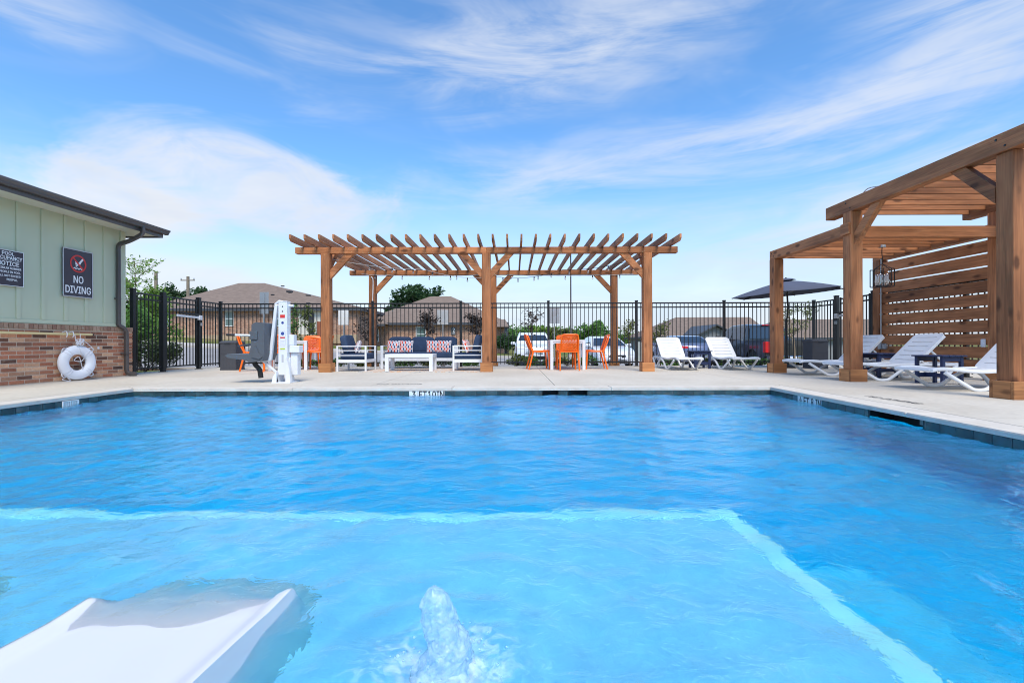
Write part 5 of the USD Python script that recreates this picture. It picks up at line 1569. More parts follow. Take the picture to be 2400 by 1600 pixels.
def far_roof():
    g = Graph(); p = g.pos()
    n = g.noise(g.mapping(p, (2.2, 2.2, 9.0)), 1.0, 5.0, 0.7)
    c = g.ramp(n, [(0.3, (0.165, 0.125, 0.103)), (0.55, (0.215, 0.163, 0.133)), (0.75, (0.27, 0.205, 0.167))])
    s = g.add('separate_xyz', {'vector': p})
    row = g.math('fraction', g.math('multiply', s + '.z', 12.0))
    q = g.mapr(row, 0.0, 0.25, 0.82, 1.0, smooth=False)
    c = g.mix(1.0, c, g.xyz(q, q, q), 'multiply')
    return g.done('far_shingles', g.add('principled_bsdf', {'base_color': c}, roughness=0.92, specular_ior_level=0.1) + '.BSDF')


M_brick_far, M_roof_far = brick_far(), far_roof()
M_fascia = pbr('dark_fascia', (0.055, 0.060, 0.070), 0.5)
M_trim_white = pbr('window_white', (0.72, 0.73, 0.72), 0.5)
M_cream = pbr('cream_siding', (0.62, 0.58, 0.50), 0.7, var=0.05)
M_grey_siding = pbr('grey_siding', (0.20, 0.205, 0.21), 0.7, var=0.08, vscale=1.0)
M_red_fence = pbr('red_cedar_fence', (0.30, 0.10, 0.055), 0.75, spec=0.2, var=0.15, vscale=2.0, rand=0.15)
M_grey_fence = pbr('weathered_fence', (0.33, 0.34, 0.32), 0.8, spec=0.2, var=0.15, vscale=2.0, rand=0.12)
M_pane = pbr('window_pane', (0.10, 0.16, 0.15), 0.06, spec=0.8)
M_door = pbr('door_cream', (0.66, 0.63, 0.57), 0.5)
M_vent = pbr('roof_vent', (0.03, 0.03, 0.035), 0.6)


def hip_roof(mb, x0, x1, y0, y1, ze, r0, r1, yr, zr, th=0.16):
    """hip roof over the eave rectangle with a ridge from r0 to r1 at depth yr"""
    A, B, C, D = (x0, y0, ze), (x1, y0, ze), (x1, y1, ze), (x0, y1, ze)
    E, F2 = (r0, yr, zr), (r1, yr, zr)
    mb.raw([A, B, C, D, E, F2], [(0, 1, 5), (0, 5, 4), (1, 2, 5), (2, 3, 4), (2, 4, 5), (3, 0, 4)])
    return mb


def window(t, x0, x1, z0, z1, y, mull=True):
    w = thing  # noqa
    f = MB()
    for a, b, c, d in ((x0, x1, z1 - 0.05, z1), (x0, x1, z0, z0 + 0.06), (x0, x0 + 0.05, z0 + 0.06, z1 - 0.05), (x1 - 0.05, x1, z0 + 0.06, z1 - 0.05)): f.box(a, b, y - 0.05, y, c, d)
    zm = (z0 + z1) / 2
    f.box(x0 + 0.05, x1 - 0.05, y - 0.045, y, zm - 0.025, zm + 0.025)
    fr = f.build('window', M_trim_white, t)
    MB().box(x0 + 0.05, x1 - 0.05, y - 0.02, y - 0.003, z0 + 0.06, z1 - 0.05).build('pane', M_pane, fr)
    return fr


def house(name, label, x0, x1, y0, y1, zb, ze, r0, r1, yr, zr, wall_mat, windows=(), over=0.45, vents=()):
    cx = (x0 + x1) / 2
    h = thing(name, label, 'house', (cx, y0, zb))

    def L(m, *a, **k):
        for v in m.v: v -= np.array([cx, y0, zb])
        return m.build(*a, **k)
    L(MB().box(x0, x1, y0, y1, zb - 1.0, ze), 'wall', wall_mat, h)
    rf = L(hip_roof(MB(), x0 - over, x1 + over, y0 - over, y1 + over, ze + 0.12, r0, r1, yr, zr), 'roof', M_roof_far, h)
    f = MB()
    f.box(x0 - over - 0.02, x1 + over + 0.02, y0 - over - 0.02, y0 - over + 0.02, ze - 0.10, ze + 0.13)
    f.box(x0 - over - 0.02, x0 - over + 0.02, y0 - over + 0.02, y1 + over, ze - 0.10, ze + 0.13)
    f.box(x1 + over - 0.02, x1 + over + 0.02, y0 - over + 0.02, y1 + over, ze - 0.10, ze + 0.13)
    L(f, 'fascia', M_fascia, h)
    L(MB().box(x0 - over + 0.021, x1 + over - 0.021, y0 - over + 0.021, y1 + over, ze + 0.0, ze + 0.02), 'soffit', M_cream, h)
    for w0, w1, z0, z1 in windows:
        fm = MB(); pm = MB(); y = y0
        for a, b, c, d in ((w0, w1, z1 - 0.06, z1), (w0, w1, z0, z0 + 0.07), (w0, w0 + 0.06, z0 + 0.07, z1 - 0.06), (w1 - 0.06, w1, z0 + 0.07, z1 - 0.06)): fm.box(a, b, y - 0.06, y + 0.02, c, d)
        zm = (z0 + z1) / 2
        fm.box(w0 + 0.06, w1 - 0.06, y - 0.05, y + 0.02, zm - 0.03, zm + 0.03)
        fr = L(fm, 'window', M_trim_white, h)
        for c, d in ((z0 + 0.07, zm - 0.03), (zm + 0.03, z1 - 0.06)): L(MB().box(w0 + 0.06, w1 - 0.06, y - 0.03, y - 0.004, c, d), 'pane', M_pane, fr)
    for vx, vy, vz in vents:
        L(MB().box(vx - 0.14, vx + 0.14, vy - 0.16, vy + 0.10, vz - 0.02, vz + 0.07, 0.02), 'roof_vent', M_vent, rf)
    return h, L


def build_houses():
    # left brick house
    Y = 39.9; zb, ze = gz(-22, 39.9), 3.52
    x0, x1 = at(352, Y), at(838, Y)
    r0, r1, yr, zr = -27.9, -25.3, 47.6, 6.80
    yf = Y - 0.45
    def on(px, py):                                     # a point of the front roof plane seen at a pixel
        k = (zr - ze - 0.12) / (yr - yf)
        sl = (CY - py) / F_PX
        y = (ze + 0.12 - k * yf - CAM_H) / (sl - k)
        return at(px, y), y, CAM_H + sl * y
    h, L = house('brick_house', 'long brick house with a low brown hip roof beyond the left gate', x0, x1, Y, 56.0, zb, ze, r0, r1, yr, zr, M_brick_far,
                 [(at(528, Y), at(548, Y), zt(763, Y), zt(727, Y)), (at(387, Y), at(398, Y), zt(763, Y), zt(727, Y)), (at(640, Y), at(655, Y), zt(763, Y), zt(727, Y))], vents=[on(443, 701), on(666, 671) if False else on(640, 690)])
    L(MB().box(at(700, Y), at(716, Y), Y - 0.04, Y - 0.002, zb, zt(726, Y)).box(at(716, Y), at(760, Y), Y - 0.03, Y - 0.002, zb, zt(724, Y)), 'entry_panel', M_cream, h)
    L(MB().box(at(724, Y), at(737, Y), Y - 0.06, Y - 0.031, zb, zt(730, Y)), 'door', M_vent, h)
    L(MB().box(x0, x1, Y - 0.10, Y - 0.0, zb - 0.2, zb + 0.55), 'stone_base', pbr('sandstone_base', (0.42, 0.31, 0.20), 0.9, var=0.2, vscale=5.0), h)
    # roof vents of the right slope
    vm = [(663, 669), (679, 682), (681, 685), (723, 691), (723, 709)]
    rf = stage.GetPrimAtPath(str(h.GetPath()) + '/roof')
    B, C, E2 = np.array([x1 + 0.45, yf, ze + 0.12]), np.array([x1 + 0.45, 56.45, ze + 0.12]), np.array([r1, yr, zr])
    n = np.cross(C - B, E2 - B)
    A3 = np.array([x0 - 0.45, yf, ze + 0.12]); n2 = np.cross(B - A3, E2 - A3)
    for px, py in vm:
        d = np.array([(px - CX) / F_PX, 1.0, (CY - py) / F_PX]); o = np.array([0, 0, CAM_H])
        best = None
        for q, nn in ((B, n), (A3, n2)):
            tt = ((q - o) @ nn) / (d @ nn); P = o + d * tt
            if best is None or P[1] < best[1]: best = P if P[2] > ze else best
        if best is not None: L(MB().box(best[0] - 0.15, best[0] + 0.15, best[1] - 0.12, best[1] + 0.12, best[2] - 0.04, best[2] + 0.05, 0.02), 'roof_vent', M_vent, rf)
    # middle brick house with the number 2
    Y = 45.0; zb, ze = gz(-8, Y), 2.50
    h, L = house('brick_house', 'brick house with brown hip roof and number 2 plaque behind the sofa', at(846, Y), at(1180, Y), Y, 57.5, zb, ze, at(1009, 51.2), at(1057, 51.2), 51.2, zt(694, 51.2), M_brick_far,
                 [(at(975, Y), at(998, Y), zt(800, Y), zt(765, Y)), (at(880, Y), at(888, Y), zt(800, Y), zt(770, Y))])
    pl = L(MB().box(at(1057.5, Y), at(1068, Y), Y - 0.05, Y - 0.01, zt(784, Y), zt(766, Y)), 'number_plaque', M_fascia, h)
    m = meshkit.text_mesh('2', 0.36, 0.004, bold=True)
    mb = MB(); w = m.bounds[1, 0]; cx = (at(846, Y) + at(1180, Y)) / 2
    mb.add(m, axes((at(1062.7, Y) - w / 2 - cx, -0.055, zt(777.5, Y) - zb), (1, 0, 0), (0, 0, 1), (0, -1, 0)))
    q = zt(781.5, Y) - zb
    mb.box(at(1059.5, Y) - cx, at(1066, Y) - cx, -0.055, -0.051, q, q + 0.05).build('number', M_sign_white, pl)
    # its low entry wing at the left
    rf = MB(); hip_roof(rf, at(818, 43.6), at(905, 43.6), 43.2, 47.0, ze - 0.05, at(856, 45), at(880, 45), 45.4, 3.6)
    L(rf, 'entry_roof', M_roof_far, h)
    L(MB().box(at(818, 43.6), at(905, 43.6), 43.16, 43.2, ze - 0.25, ze - 0.04), 'entry_fascia', M_fascia, h)
    L(MB().box(at(826, 44), at(843, 44), 44.0, 44.12, zb, ze - 0.06).box(at(843.5, 44.2), at(846, 44.2), 44.2, 47.0, zb, ze - 0.1), 'entry_wall', M_cream, h)
    L(MB().box(at(828, 43.98), at(835, 43.98), 43.95, 43.99, zb, ze - 0.3), 'door', M_door, h)
    rf = MB(); hip_roof(rf, at(1160, 43.2), at(1193, 43.2), 43.0, 47.5, ze - 0.35, at(1172, 45), at(1184, 45), 45.2, ze + 0.45)
    L(rf, 'porch_roof', M_roof_far, h)
    L(MB().box(at(1183, 43.3), at(1190, 43.3), 43.3, 43.6, gz(-1, 43), ze - 0.36), 'porch_post', M_fascia, h)
    # right grey house, lower on its slope
    Y = 50.0; zb, ze = gz(20, Y), 1.22
    h, L = house('grey_house', 'low grey house with long brown roof behind the loungers and the pickup', at(1536, Y), at(1800, Y), Y, 62.0, zb, ze, at(1584, 56), at(1758, 56), 56.0, zt(744.6, 56.0), M_grey_siding)
    cx = (at(1536, Y) + at(1800, Y)) / 2
    gx0, gx1, gy = at(1631, 46.3), at(1724, 46.3), 46.3; gm = (gx0 + gx1) / 2
    rf = MB()
    ap, ev = zt(761, gy), zt(785, gy)
    for s, xe in ((-1, gx0), (1, gx1)):
        rf.raw([(gm, gy - 0.4, ap), (xe, gy - 0.4, ev), (xe, gy + 9, ev), (gm, gy + 9, ap), (gm, gy - 0.4, ap - 0.14), (xe, gy - 0.4, ev - 0.14), (xe, gy + 9, ev - 0.14), (gm, gy + 9, ap - 0.14)], [(0, 1, 2, 3), (4, 7, 6, 5), (0, 4, 5, 1), (1, 5, 6, 2)])
    L(rf, 'gable_roof', M_fascia, h)
    L(MB().prism([(gx0 + 0.5, zb - 0.4), (gx1 - 0.5, zb - 0.4), (gx1 - 0.5, ev + 0.05), (gm, ap - 0.18), (gx0 + 0.5, ev + 0.05)], 3.5, axes((0, gy + 3.6, 0), (1, 0, 0), (0, 0, 1), (0, -1, 0))), 'gable_wall', M_grey_siding, h)
    Y = 51.5; 
    house('grey_house', 'long low roofed beige house at the far right behind the cabana', at(1812, Y), at(2090, Y), Y, 61.0, gz(30, Y), 1.05, at(1822, 56), at(2080, 56), 56.0, zt(750, 56.0), M_grey_siding)

    def board_fence(name, label, xa, ya, xb, yb, h0, n, mat, zb0=None):
        t = thing(name, label, 'fence', (xa, ya, 0))
        d = np.array([xb - xa, yb - ya]); 
        for k in range(n):
            p, q = d * k / n, d * (k + 0.94) / n
            zz = gz(xa + p[0], ya + p[1]) - 0.05
            hh = h0 + rng.uniform(-0.015, 0.015)
            MB().bar((p[0], p[1], zz + hh / 2), (q[0], q[1], zz + hh / 2), 0.03, hh).build('board', mat, t)
        z2 = gz(xa, ya) + h0 * 0.8
        MB().bar((0, 0.03, z2), (d[0], d[1] + 0.03, z2), 0.03, 0.09).build('rail', mat, t)
    board_fence('board_fence', 'red-brown board fence between the two brick houses', at(776, 41), 41.0, at(826, 41), 41.0, 2.1, 13, M_red_fence)
    board_fence('board_fence', 'short red-brown board fence beside the left brick house', at(742, 38.6), 38.6, at(772, 38.6), 38.6, 2.0, 8, M_red_fence)
    board_fence('board_fence', 'pale weathered board fence right of the white sedan', at(1490, 40), 40.0, at(1580, 43), 43.0, 1.75, 24, M_grey_fence)


build_houses()


# ---------------------------------------------------------------- cars
def paint(name, col, metal=0.0, rough=0.25):
    return pbr(name, col, rough, metal=metal, spec=0.5, coat=0.9)


M_car_white, M_car_black, M_car_blue = paint('car_white', (0.72, 0.73, 0.75)), paint('car_black', (0.010, 0.010, 0.012)), paint('car_blue', (0.13, 0.15, 0.24), 0.3)
M_car_glass = pbr('car_glass', (0.020, 0.030, 0.045), 0.04, spec=0.9)
M_tyre, M_alloy = pbr('tyre', (0.012, 0.012, 0.012), 0.8), pbr('alloy', (0.45, 0.46, 0.47), 0.3, metal=0.8)
M_tail, M_lamp, M_chrome = pbr('tail_lamp', (0.55, 0.008, 0.010), 0.15, spec=0.6), pbr('head_lamp', (0.55, 0.58, 0.62), 0.08, spec=0.8), pbr('chrome', (0.65, 0.66, 0.68), 0.12, metal=1.0)
M_plastic_black = pbr('black_trim', (0.012, 0.012, 0.013), 0.45)
M_plate = pbr('number_plate', (0.62, 0.63, 0.64), 0.4)

CARS = dict(
    suv=dict(L=4.75, W=1.92, H=1.70, belt=1.02, wb=(1.42, -1.38), wr=0.36, roofw=0.76,
             prof=[(2.30, 0.30), (2.375, 0.50), (2.36, 0.78), (2.27, 0.93), (1.95, 1.02), (1.25, 1.10), (0.62, 1.50), (0.20, 1.66), (-0.4, 1.70), (-1.3, 1.67), (-1.95, 1.60), (-2.22, 1.15), (-2.33, 0.95), (-2.375, 0.55), (-2.32, 0.30)],
             ws=((1.20, 1.115), (0.58, 1.525)), rw=((-2.235, 1.13), (-2.0, 1.53)), side=[(0.98, 1.08), (0.45, 1.50), (-0.4, 1.60), (-1.4, 1.57), (-1.85, 1.45), (-2.0, 1.12)]),
    sedan=dict(L=4.75, W=1.84, H=1.45, belt=0.92, wb=(1.42, -1.36), wr=0.33, roofw=0.72,
               prof=[(2.28, 0.22), (2.375, 0.42), (2.35, 0.62), (2.22, 0.75), (1.7, 0.88), (1.15, 0.95), (0.45, 1.30), (0.0, 1.42), (-0.5, 1.45), (-1.0, 1.39), (-1.75, 1.08), (-2.2, 1.04), (-2.33, 0.95), (-2.375, 0.6), (-2.32, 0.25)],
               ws=((1.10, 0.975), (0.36, 1.345)), rw=((-1.70, 1.095), (-1.05, 1.375)), side=[(0.92, 0.94), (0.30, 1.27), (-0.4, 1.37), (-0.95, 1.30), (-1.45, 1.08), (-1.4, 0.97)]),
)


class Car:
    def __init__(s, spec):
        s.__dict__.update(spec); s.poly = Polygon(s.prof)

    def P(s, l, z, u):
        """body surface: l along, z up, u from -1 to 1 across"""
        hl = s.L / 2
        w = s.W / 2 * (0.955 + 0.045 * math.sin(min(1, max(0, (z - 0.2) / (s.belt - 0.2))) * PI))
        if z > s.belt: w *= 1 - (1 - s.roofw) * min(1, (z - s.belt) / (s.H - s.belt)) ** 1.15
        e = max(0, (abs(l) / hl - 0.62) / 0.38)
        w *= 1 - 0.13 * e * e
        l2 = l - math.copysign(0.16 * u * u * e, l)
        return (u * w, l2, z)

    def body(s):
        pts = []
        p = np.array(s.prof + [s.prof[0]])
        for a, b in zip(p[:-1], p[1:]):
            n = max(1, int(np.linalg.norm(b - a) / 0.16))
            pts += [tuple(a + (b - a) * k / n) for k in range(n)]
        pts = np.array(pts)
        pl = Polygon(pts)
        for wx in s.wb: pl = pl.difference(shapely.Point(wx, s.wr * 0.96).buffer(s.wr * 1.13, quad_segs=10)) if True else pl
        pl = max(getattr(pl, 'geoms', [pl]), key=lambda g: g.area)
        ring = np.array(shapely.segmentize(pl, 0.18).exterior.coords)[:-1]
        c = np.array([0.0, 0.62])
        mb = MB()
        us = [-1.0, -0.975, -0.93, -0.8, -0.5, 0.0, 0.5, 0.8, 0.93, 0.975, 1.0]
        sh = [0.055, 0.02, 0.0, 0, 0, 0, 0, 0, 0.0, 0.02, 0.055]
        V = []
        for u, k in zip(us, sh):
            r = ring.copy()
            if k:
                d = c - r; d /= np.linalg.norm(d, axis=1, keepdims=True); r = r + d * k
            V.append([s.P(l, z, u) for l, z in r])
        V = np.array(V)
        mb.grid(V[:, ::-1], wrap=True)
        vt, ft = trimesh.creation.triangulate_polygon(Polygon(ring), engine='earcut')
        tree = {(round(a, 5), round(b, 5)): i for i, (a, b) in enumerate(ring)}
        idx = [tree[(round(a, 5), round(b, 5))] for a, b in vt]
        for q, fl in ((V[0], True), (V[-1], False)):
            f = np.array([[idx[i] for i in t] for t in ft])
            mb.raw(q, f[:, ::-1] if fl else f)
        return mb

    def patch(s, l0, z0, l1, z1, u0=-0.85, u1=0.85, off=0.008, n=9, m=3, top_in=1.0):
        """a panel on the body between two profile points"""
        dl, dz = l1 - l0, z1 - z0; k = math.hypot(dl, dz); nl, nz = -dz / k, dl / k
        if nz < 0 and abs(dz) < abs(dl): nl, nz = -nl, -nz
        if abs(dz) >= abs(dl) and nl * (l0 + l1) < 0: nl, nz = -nl, -nz
        V = []
        for t in np.linspace(0, 1, m):
            f = 1 + (top_in - 1) * t
            V.append([np.array(s.P(l0 + dl * t, z0 + dz * t, (u0 + (u1 - u0) * q) * f)) + np.array([0, nl * off, nz * off]) for q in np.linspace(0, 1, n)])
        mb = MB().grid(np.array(V)); mb.grid(np.array(V)[::-1] - np.array([0, nl, nz]) * 0.004)
        return mb

    def front_l(s, z, front=True):
        x = shapely.intersection(s.poly, shapely.LineString([(-9, z), (9, z)])).bounds
        return x[2] if front else x[0]

    def side_patch(s, pts, sgn, off=0.006):
        pl = shapely.segmentize(Polygon(pts), 0.25)
        v, f = trimesh.creation.triangulate_polygon(pl, engine='earcut')
        q = np.array([s.P(l, z, sgn) for l, z in v]); q[:, 0] -= sgn * 0.028; q[:, 0] += sgn * off
        q2 = np.array(q)
        for i, (l, z) in enumerate(v):
            if z > s.belt: q2[i, 0] += sgn * 0.020
        mb = MB().raw(q2, f); mb.raw(q2, f[:, ::-1]); return mb

    def wheels(s, t):
        for l in s.wb:
            for sg in (-1, 1):
                M = axes((sg * (s.W / 2 - 0.14), l, s.wr), (0, 1, 0), (0, 0, 1), (sg, 0, 0)) if sg > 0 else axes((sg * (s.W / 2 - 0.14), l, s.wr), (0, -1, 0), (0, 0, 1), (-1, 0, 0))
                w = MB().lathe([(s.wr * 0.62, -0.10), (s.wr * 0.94, -0.10), (s.wr, -0.06), (s.wr, 0.08), (s.wr * 0.94, 0.115), (s.wr * 0.64, 0.115)], n=24, M=M).build('wheel', M_tyre, t, smooth=40)
                r = MB().lathe([(0.0, 0.02), (0.05, 0.09), (0.08, 0.085), (0.09, 0.05), (s.wr * 0.58, 0.06), (s.wr * 0.66, 0.11), (s.wr * 0.66, -0.09)], n=24, M=M)
                r.build('rim', M_alloy, w, smooth=40)


def build_car(kind, label, cat, loc, rz, mat, front='plain', group=None):
    c = Car(CARS[kind]); t = thing('parked_car', label, cat, loc, rz, group)
    c.body().build('body', mat, t, smooth=32)
    (a, b), (d, e) = c.ws; c.patch(a, b, d, e, -0.90, 0.90, 0.010, 11, 5, 0.94).build('windshield', M_car_glass, t, smooth=True)
    (a, b), (d, e) = c.rw; c.patch(a, b, d, e, -0.84, 0.84, 0.010, 9, 4, 0.95).build('rear_window', M_car_glass, t, smooth=True)
    for sg in (-1, 1):
        c.side_patch(c.side, sg).build('side_window', M_car_glass, t)
        zb = c.belt + 0.10
        x, l, z = c.P(0.86, zb, sg)
        MB().obox(T((x + sg * 0.13, 0.84, zb)), 0.22, 0.13, 0.15, 0.04).bar((x - sg * 0.02, 0.84, zb - 0.06), (x + sg * 0.06, 0.84, zb - 0.03), 0.05, 0.04).build('mirror', mat, t, smooth=30)
    c.wheels(t)
    if kind == 'suv':
        lamp = (0.80, 0.95, 0.52, 0.97); g0, g1 = 0.66, 0.93
        zc = np.linspace(0.62, 0.93, 6)
        for z in zc: c.patch(c.front_l(z) + 0.0, z - 0.010, c.front_l(z + 0.02), z + 0.012, -0.50, 0.50, 0.026, 9, 2).build('grille_bar', M_chrome, t)
        c.patch(c.front_l(0.60), 0.60, c.front_l(0.95), 0.95, -0.52, 0.52, 0.012, 9, 4).build('grille', M_plastic_black, t)
        for s in (-1, 1): c.patch(c.front_l(0.82), 0.82, c.front_l(0.95), 0.95, s * 0.56, s * 0.95, 0.014, 6, 3).build('headlight', M_lamp, t)
        c.patch(c.front_l(0.34), 0.34, c.front_l(0.50), 0.50, -0.72, 0.72, 0.012, 9, 3).build('bumper_intake', M_plastic_black, t)
        for s in (-1, 1): c.patch(c.front_l(0.40), 0.40, c.front_l(0.47), 0.47, s * 0.74, s * 0.88, 0.016, 4, 2).build('fog_lamp', M_lamp, t)
        MB().box(-0.16, 0.16, 2.40, 2.43, 0.50, 0.62).build('number_plate', M_plate, t)
        for s in (-1, 1): MB().bar((s * 0.66, 0.1, 1.725), (s * 0.66, -1.5, 1.715), 0.03, 0.03).build('roof_rail', M_alloy, t)
    else:
        g = c.patch(c.front_l(0.34), 0.34, c.front_l(0.60), 0.60, -0.56, 0.56, 0.014, 9, 4, 0.78); g.build('grille', M_plastic_black, t)
        c.patch(c.front_l(0.44), 0.44, c.front_l(0.53), 0.53, -0.20, 0.20, 0.030, 4, 2).build('number_plate', M_plate, t)
        for s in (-1, 1): c.patch(c.front_l(0.60), 0.60, c.front_l(0.71) - 0.02, 0.71, s * 0.56, s * 0.97, 0.014, 6, 3).build('headlight', M_lamp, t)
        c.patch(c.front_l(0.24), 0.24, c.front_l(0.31), 0.31, -0.75, 0.75, 0.012, 9, 2).build('bumper_intake', M_plastic_black, t)
    for s in (-1, 1):
        zr = 0.95 if kind == 'suv' else 0.86
        c.patch(c.front_l(zr, False), zr, c.front_l(zr + 0.1, False), zr + 0.1, s * 0.55, s * 0.97, 0.012, 5, 2).build('tail_light', M_tail, t)
    return t


def build_pickup(loc, rz):
    t = thing('pickup_truck', 'black pickup truck with red tail lights parked with its tailgate to the fence', 'pickup truck', loc, rz)
    W = 0.99
    cab = dict(L=5.6, W=1.98, H=1.90, belt=1.22, wb=(1.75, -1.85), wr=0.40, roofw=0.80,
               prof=[(2.72, 0.40), (2.78, 0.62), (2.76, 1.0), (2.68, 1.12), (1.35, 1.22), (0.72, 1.75), (0.35, 1.88), (-0.75, 1.90), (-0.98, 1.84), (-1.12, 1.24), (-1.14, 0.42), (2.6, 0.36)],
               ws=((1.28, 1.26), (0.70, 1.73)), rw=((-1.13, 1.28), (-1.01, 1.75)), side=[])
    c = Car(cab)
    V = MB()
    ring = np.array(shapely.segmentize(Polygon(c.prof).difference(shapely.Point(1.75, 0.40).buffer(0.47)), 0.2).exterior.coords)[:-1]
    us = [-1, -0.97, -0.9, -0.5, 0, 0.5, 0.9, 0.97, 1]; sh = [0.05, 0.015, 0, 0, 0, 0, 0, 0.015, 0.05]
    cc = np.array([0.6, 0.9]); A = []
    for u, k in zip(us, sh):
        r = ring.copy()
        if k: d = cc - r; d /= np.linalg.norm(d, axis=1, keepdims=True); r = r + d * k
        A.append([(u * W * (0.98 if z < 1.22 else 0.98 - 0.20 * min(1, (z - 1.22) / 0.68)), l - (0.12 * u * u if l > 2.3 else 0), z) for l, z in r])
    A = np.array(A); V.grid(A[:, ::-1], wrap=True)
    vt, ft = trimesh.creation.triangulate_polygon(Polygon(ring), engine='earcut')
    key = {(round(a, 5), round(b, 5)): i for i, (a, b) in enumerate(ring)}
    idx = [key[(round(a, 5), round(b, 5))] for a, b in vt]; f = np.array([[idx[i] for i in q] for q in ft])
    V.raw(A[0], f[:, ::-1]); V.raw(A[-1], f)
    V.build('cab', M_car_black, t, smooth=32)
    sx = lambda z: W * (0.98 - (0.20 * min(1, (z - 1.22) / 0.68) if z > 1.22 else 0))
    for s in (-1, 1):
        for pts in ([(1.10, 1.27), (0.62, 1.70), (0.15, 1.76), (0.12, 1.27)], [(0.04, 1.27), (0.07, 1.76), (-0.72, 1.77), (-0.92, 1.70), (-1.0, 1.27)]):
            q = np.array([(s * (sx(z) + 0.004), l, z) for l, z in pts])
            MB().raw(q, [(0, 1, 2, 3)] if len(pts) == 4 else [(0, 1, 2), (0, 2, 3), (0, 3, 4)]).raw(q - np.array([s * 0.002, 0, 0]), [(3, 2, 1, 0)] if len(pts) == 4 else [(2, 1, 0), (3, 2, 0), (4, 3, 0)]).build('side_window', M_car_glass, t)
        MB().obox(T((s * 1.13, 0.98, 1.33)), 0.24, 0.12, 0.22, 0.04).build('mirror', M_plastic_black, t)
    q = np.array([(-0.74, -1.147, 1.30), (0.74, -1.147, 1.30), (0.68, -1.04, 1.74), (-0.68, -1.04, 1.74)])
    MB().raw(q, [(0, 1, 2, 3)]).raw(q + np.array([0, 0.003, 0]), [(3, 2, 1, 0)]).build('rear_window', M_car_glass, t)
    MB().box(-0.16, 0.16, -1.05, -0.98, 1.83, 1.875, 0.01).build('brake_light', M_tail, t)
    q = np.array([(-0.84, 1.29, 1.265), (0.84, 1.29, 1.265), (0.74, 0.71, 1.755), (-0.74, 0.71, 1.755)])
    MB().raw(q, [(0, 1, 2, 3)]).raw(q - np.array([0, 0, 0.003]), [(3, 2, 1, 0)]).build('windshield', M_car_glass, t)
    # bed: two sides with wheel arches, floor, tailgate
    b = MB()
    side = Polygon([(-1.16, 0.45), (-1.16, 1.22), (-2.78, 1.24), (-2.80, 1.0), (-2.78, 0.55), (-2.4, 0.45)]).difference(shapely.Point(-1.85, 0.40).buffer(0.48))
    for s in (-1, 1): b.prism(side, 0.10, axes((s * 0.965 - (0.05), 0, 0), (0, 1, 0), (0, 0, 1), (1, 0, 0)))
    b.box(-0.91, 0.91, -2.74, -1.17, 0.62, 0.70)
    b.build('bed', M_car_black, t)
    MB().box(-0.78, 0.78, -2.80, -2.745, 0.62, 1.22, 0.02).build('tailgate', M_car_black, t)
    MB().box(-0.15, 0.15, -2.815, -2.80, 1.02, 1.10, 0.006).build('tailgate_handle', M_plastic_black, t)
    MB().box(-0.95, 0.95, -2.98, -2.80, 0.48, 0.62, 0.02).build('rear_bumper', M_chrome, t)
    for s in (-1, 1): MB().box(s * 0.79, s * 1.022, -2.815, -2.70, 0.74, 1.16, 0.015).build('tail_light', M_tail, t)
    MB().box(-0.16, 0.16, -2.99, -2.981, 0.49, 0.60).build('number_plate', M_plate, t)
    MB().bar((0, 2.3, 0.5), (0, -2.6, 0.5), 0.8, 0.14).build('chassis', M_plastic_black, t)
    c.W = 1.98
    c.wheels(t)


def car_at(px, Y): return (at(px, Y), Y, gz(at(px, Y), Y))


build_car('suv', 'white sport utility vehicle facing the fence behind the orange chairs', 'car', (at(1252, 22.6), 22.6 + 2.3, gz(1, 22) - 0.02), 180, M_car_white)
build_car('sedan', 'white sedan with dark mesh grille facing the fence beside the right pergola post', 'car', (at(1428, 20.6) + 0.15, 20.4 + 2.3, gz(4, 20.5) - 0.02), 184, M_car_white)
build_car('sedan', 'blue-grey sedan behind the first lounger, left of the black pickup', 'car', (at(1598, 21.5) + 0.3, 20.2 + 2.4, gz(7.6, 21) + 0.03), 0, M_car_blue)
build_pickup((10.5, 20.6, gz(10, 20)), 0)
build_car('sedan', 'distant white car parked left of the brick house', 'car', (at(334, 44), 44.0, gz(-34, 44) + 0.05), 96, M_car_white)


# ---------------------------------------------------------------- trees and shrubs
def leaf_mat(name, cols, trans=0.35):
    g = Graph()
    r = g.add('geometry') + '.random_per_island'
    c = g.ramp(r, cols)
    n = g.noise(g.pos(), 0.8, 2.0)
    q = g.mapr(n, 0.3, 0.7, 0.75, 1.2, smooth=False); c = g.mix(1.0, c, g.xyz(q, q, q), 'multiply')
    a = g.add('principled_bsdf', {'base_color': c}, roughness=0.55, specular_ior_level=0.3) + '.BSDF'
    b = g.add('translucent_bsdf', {'color': c}) + '.BSDF'
    return g.done(name, g.add('mix_closure', {'closure1': a, 'closure2': b}, fac=trans) + '.closure')


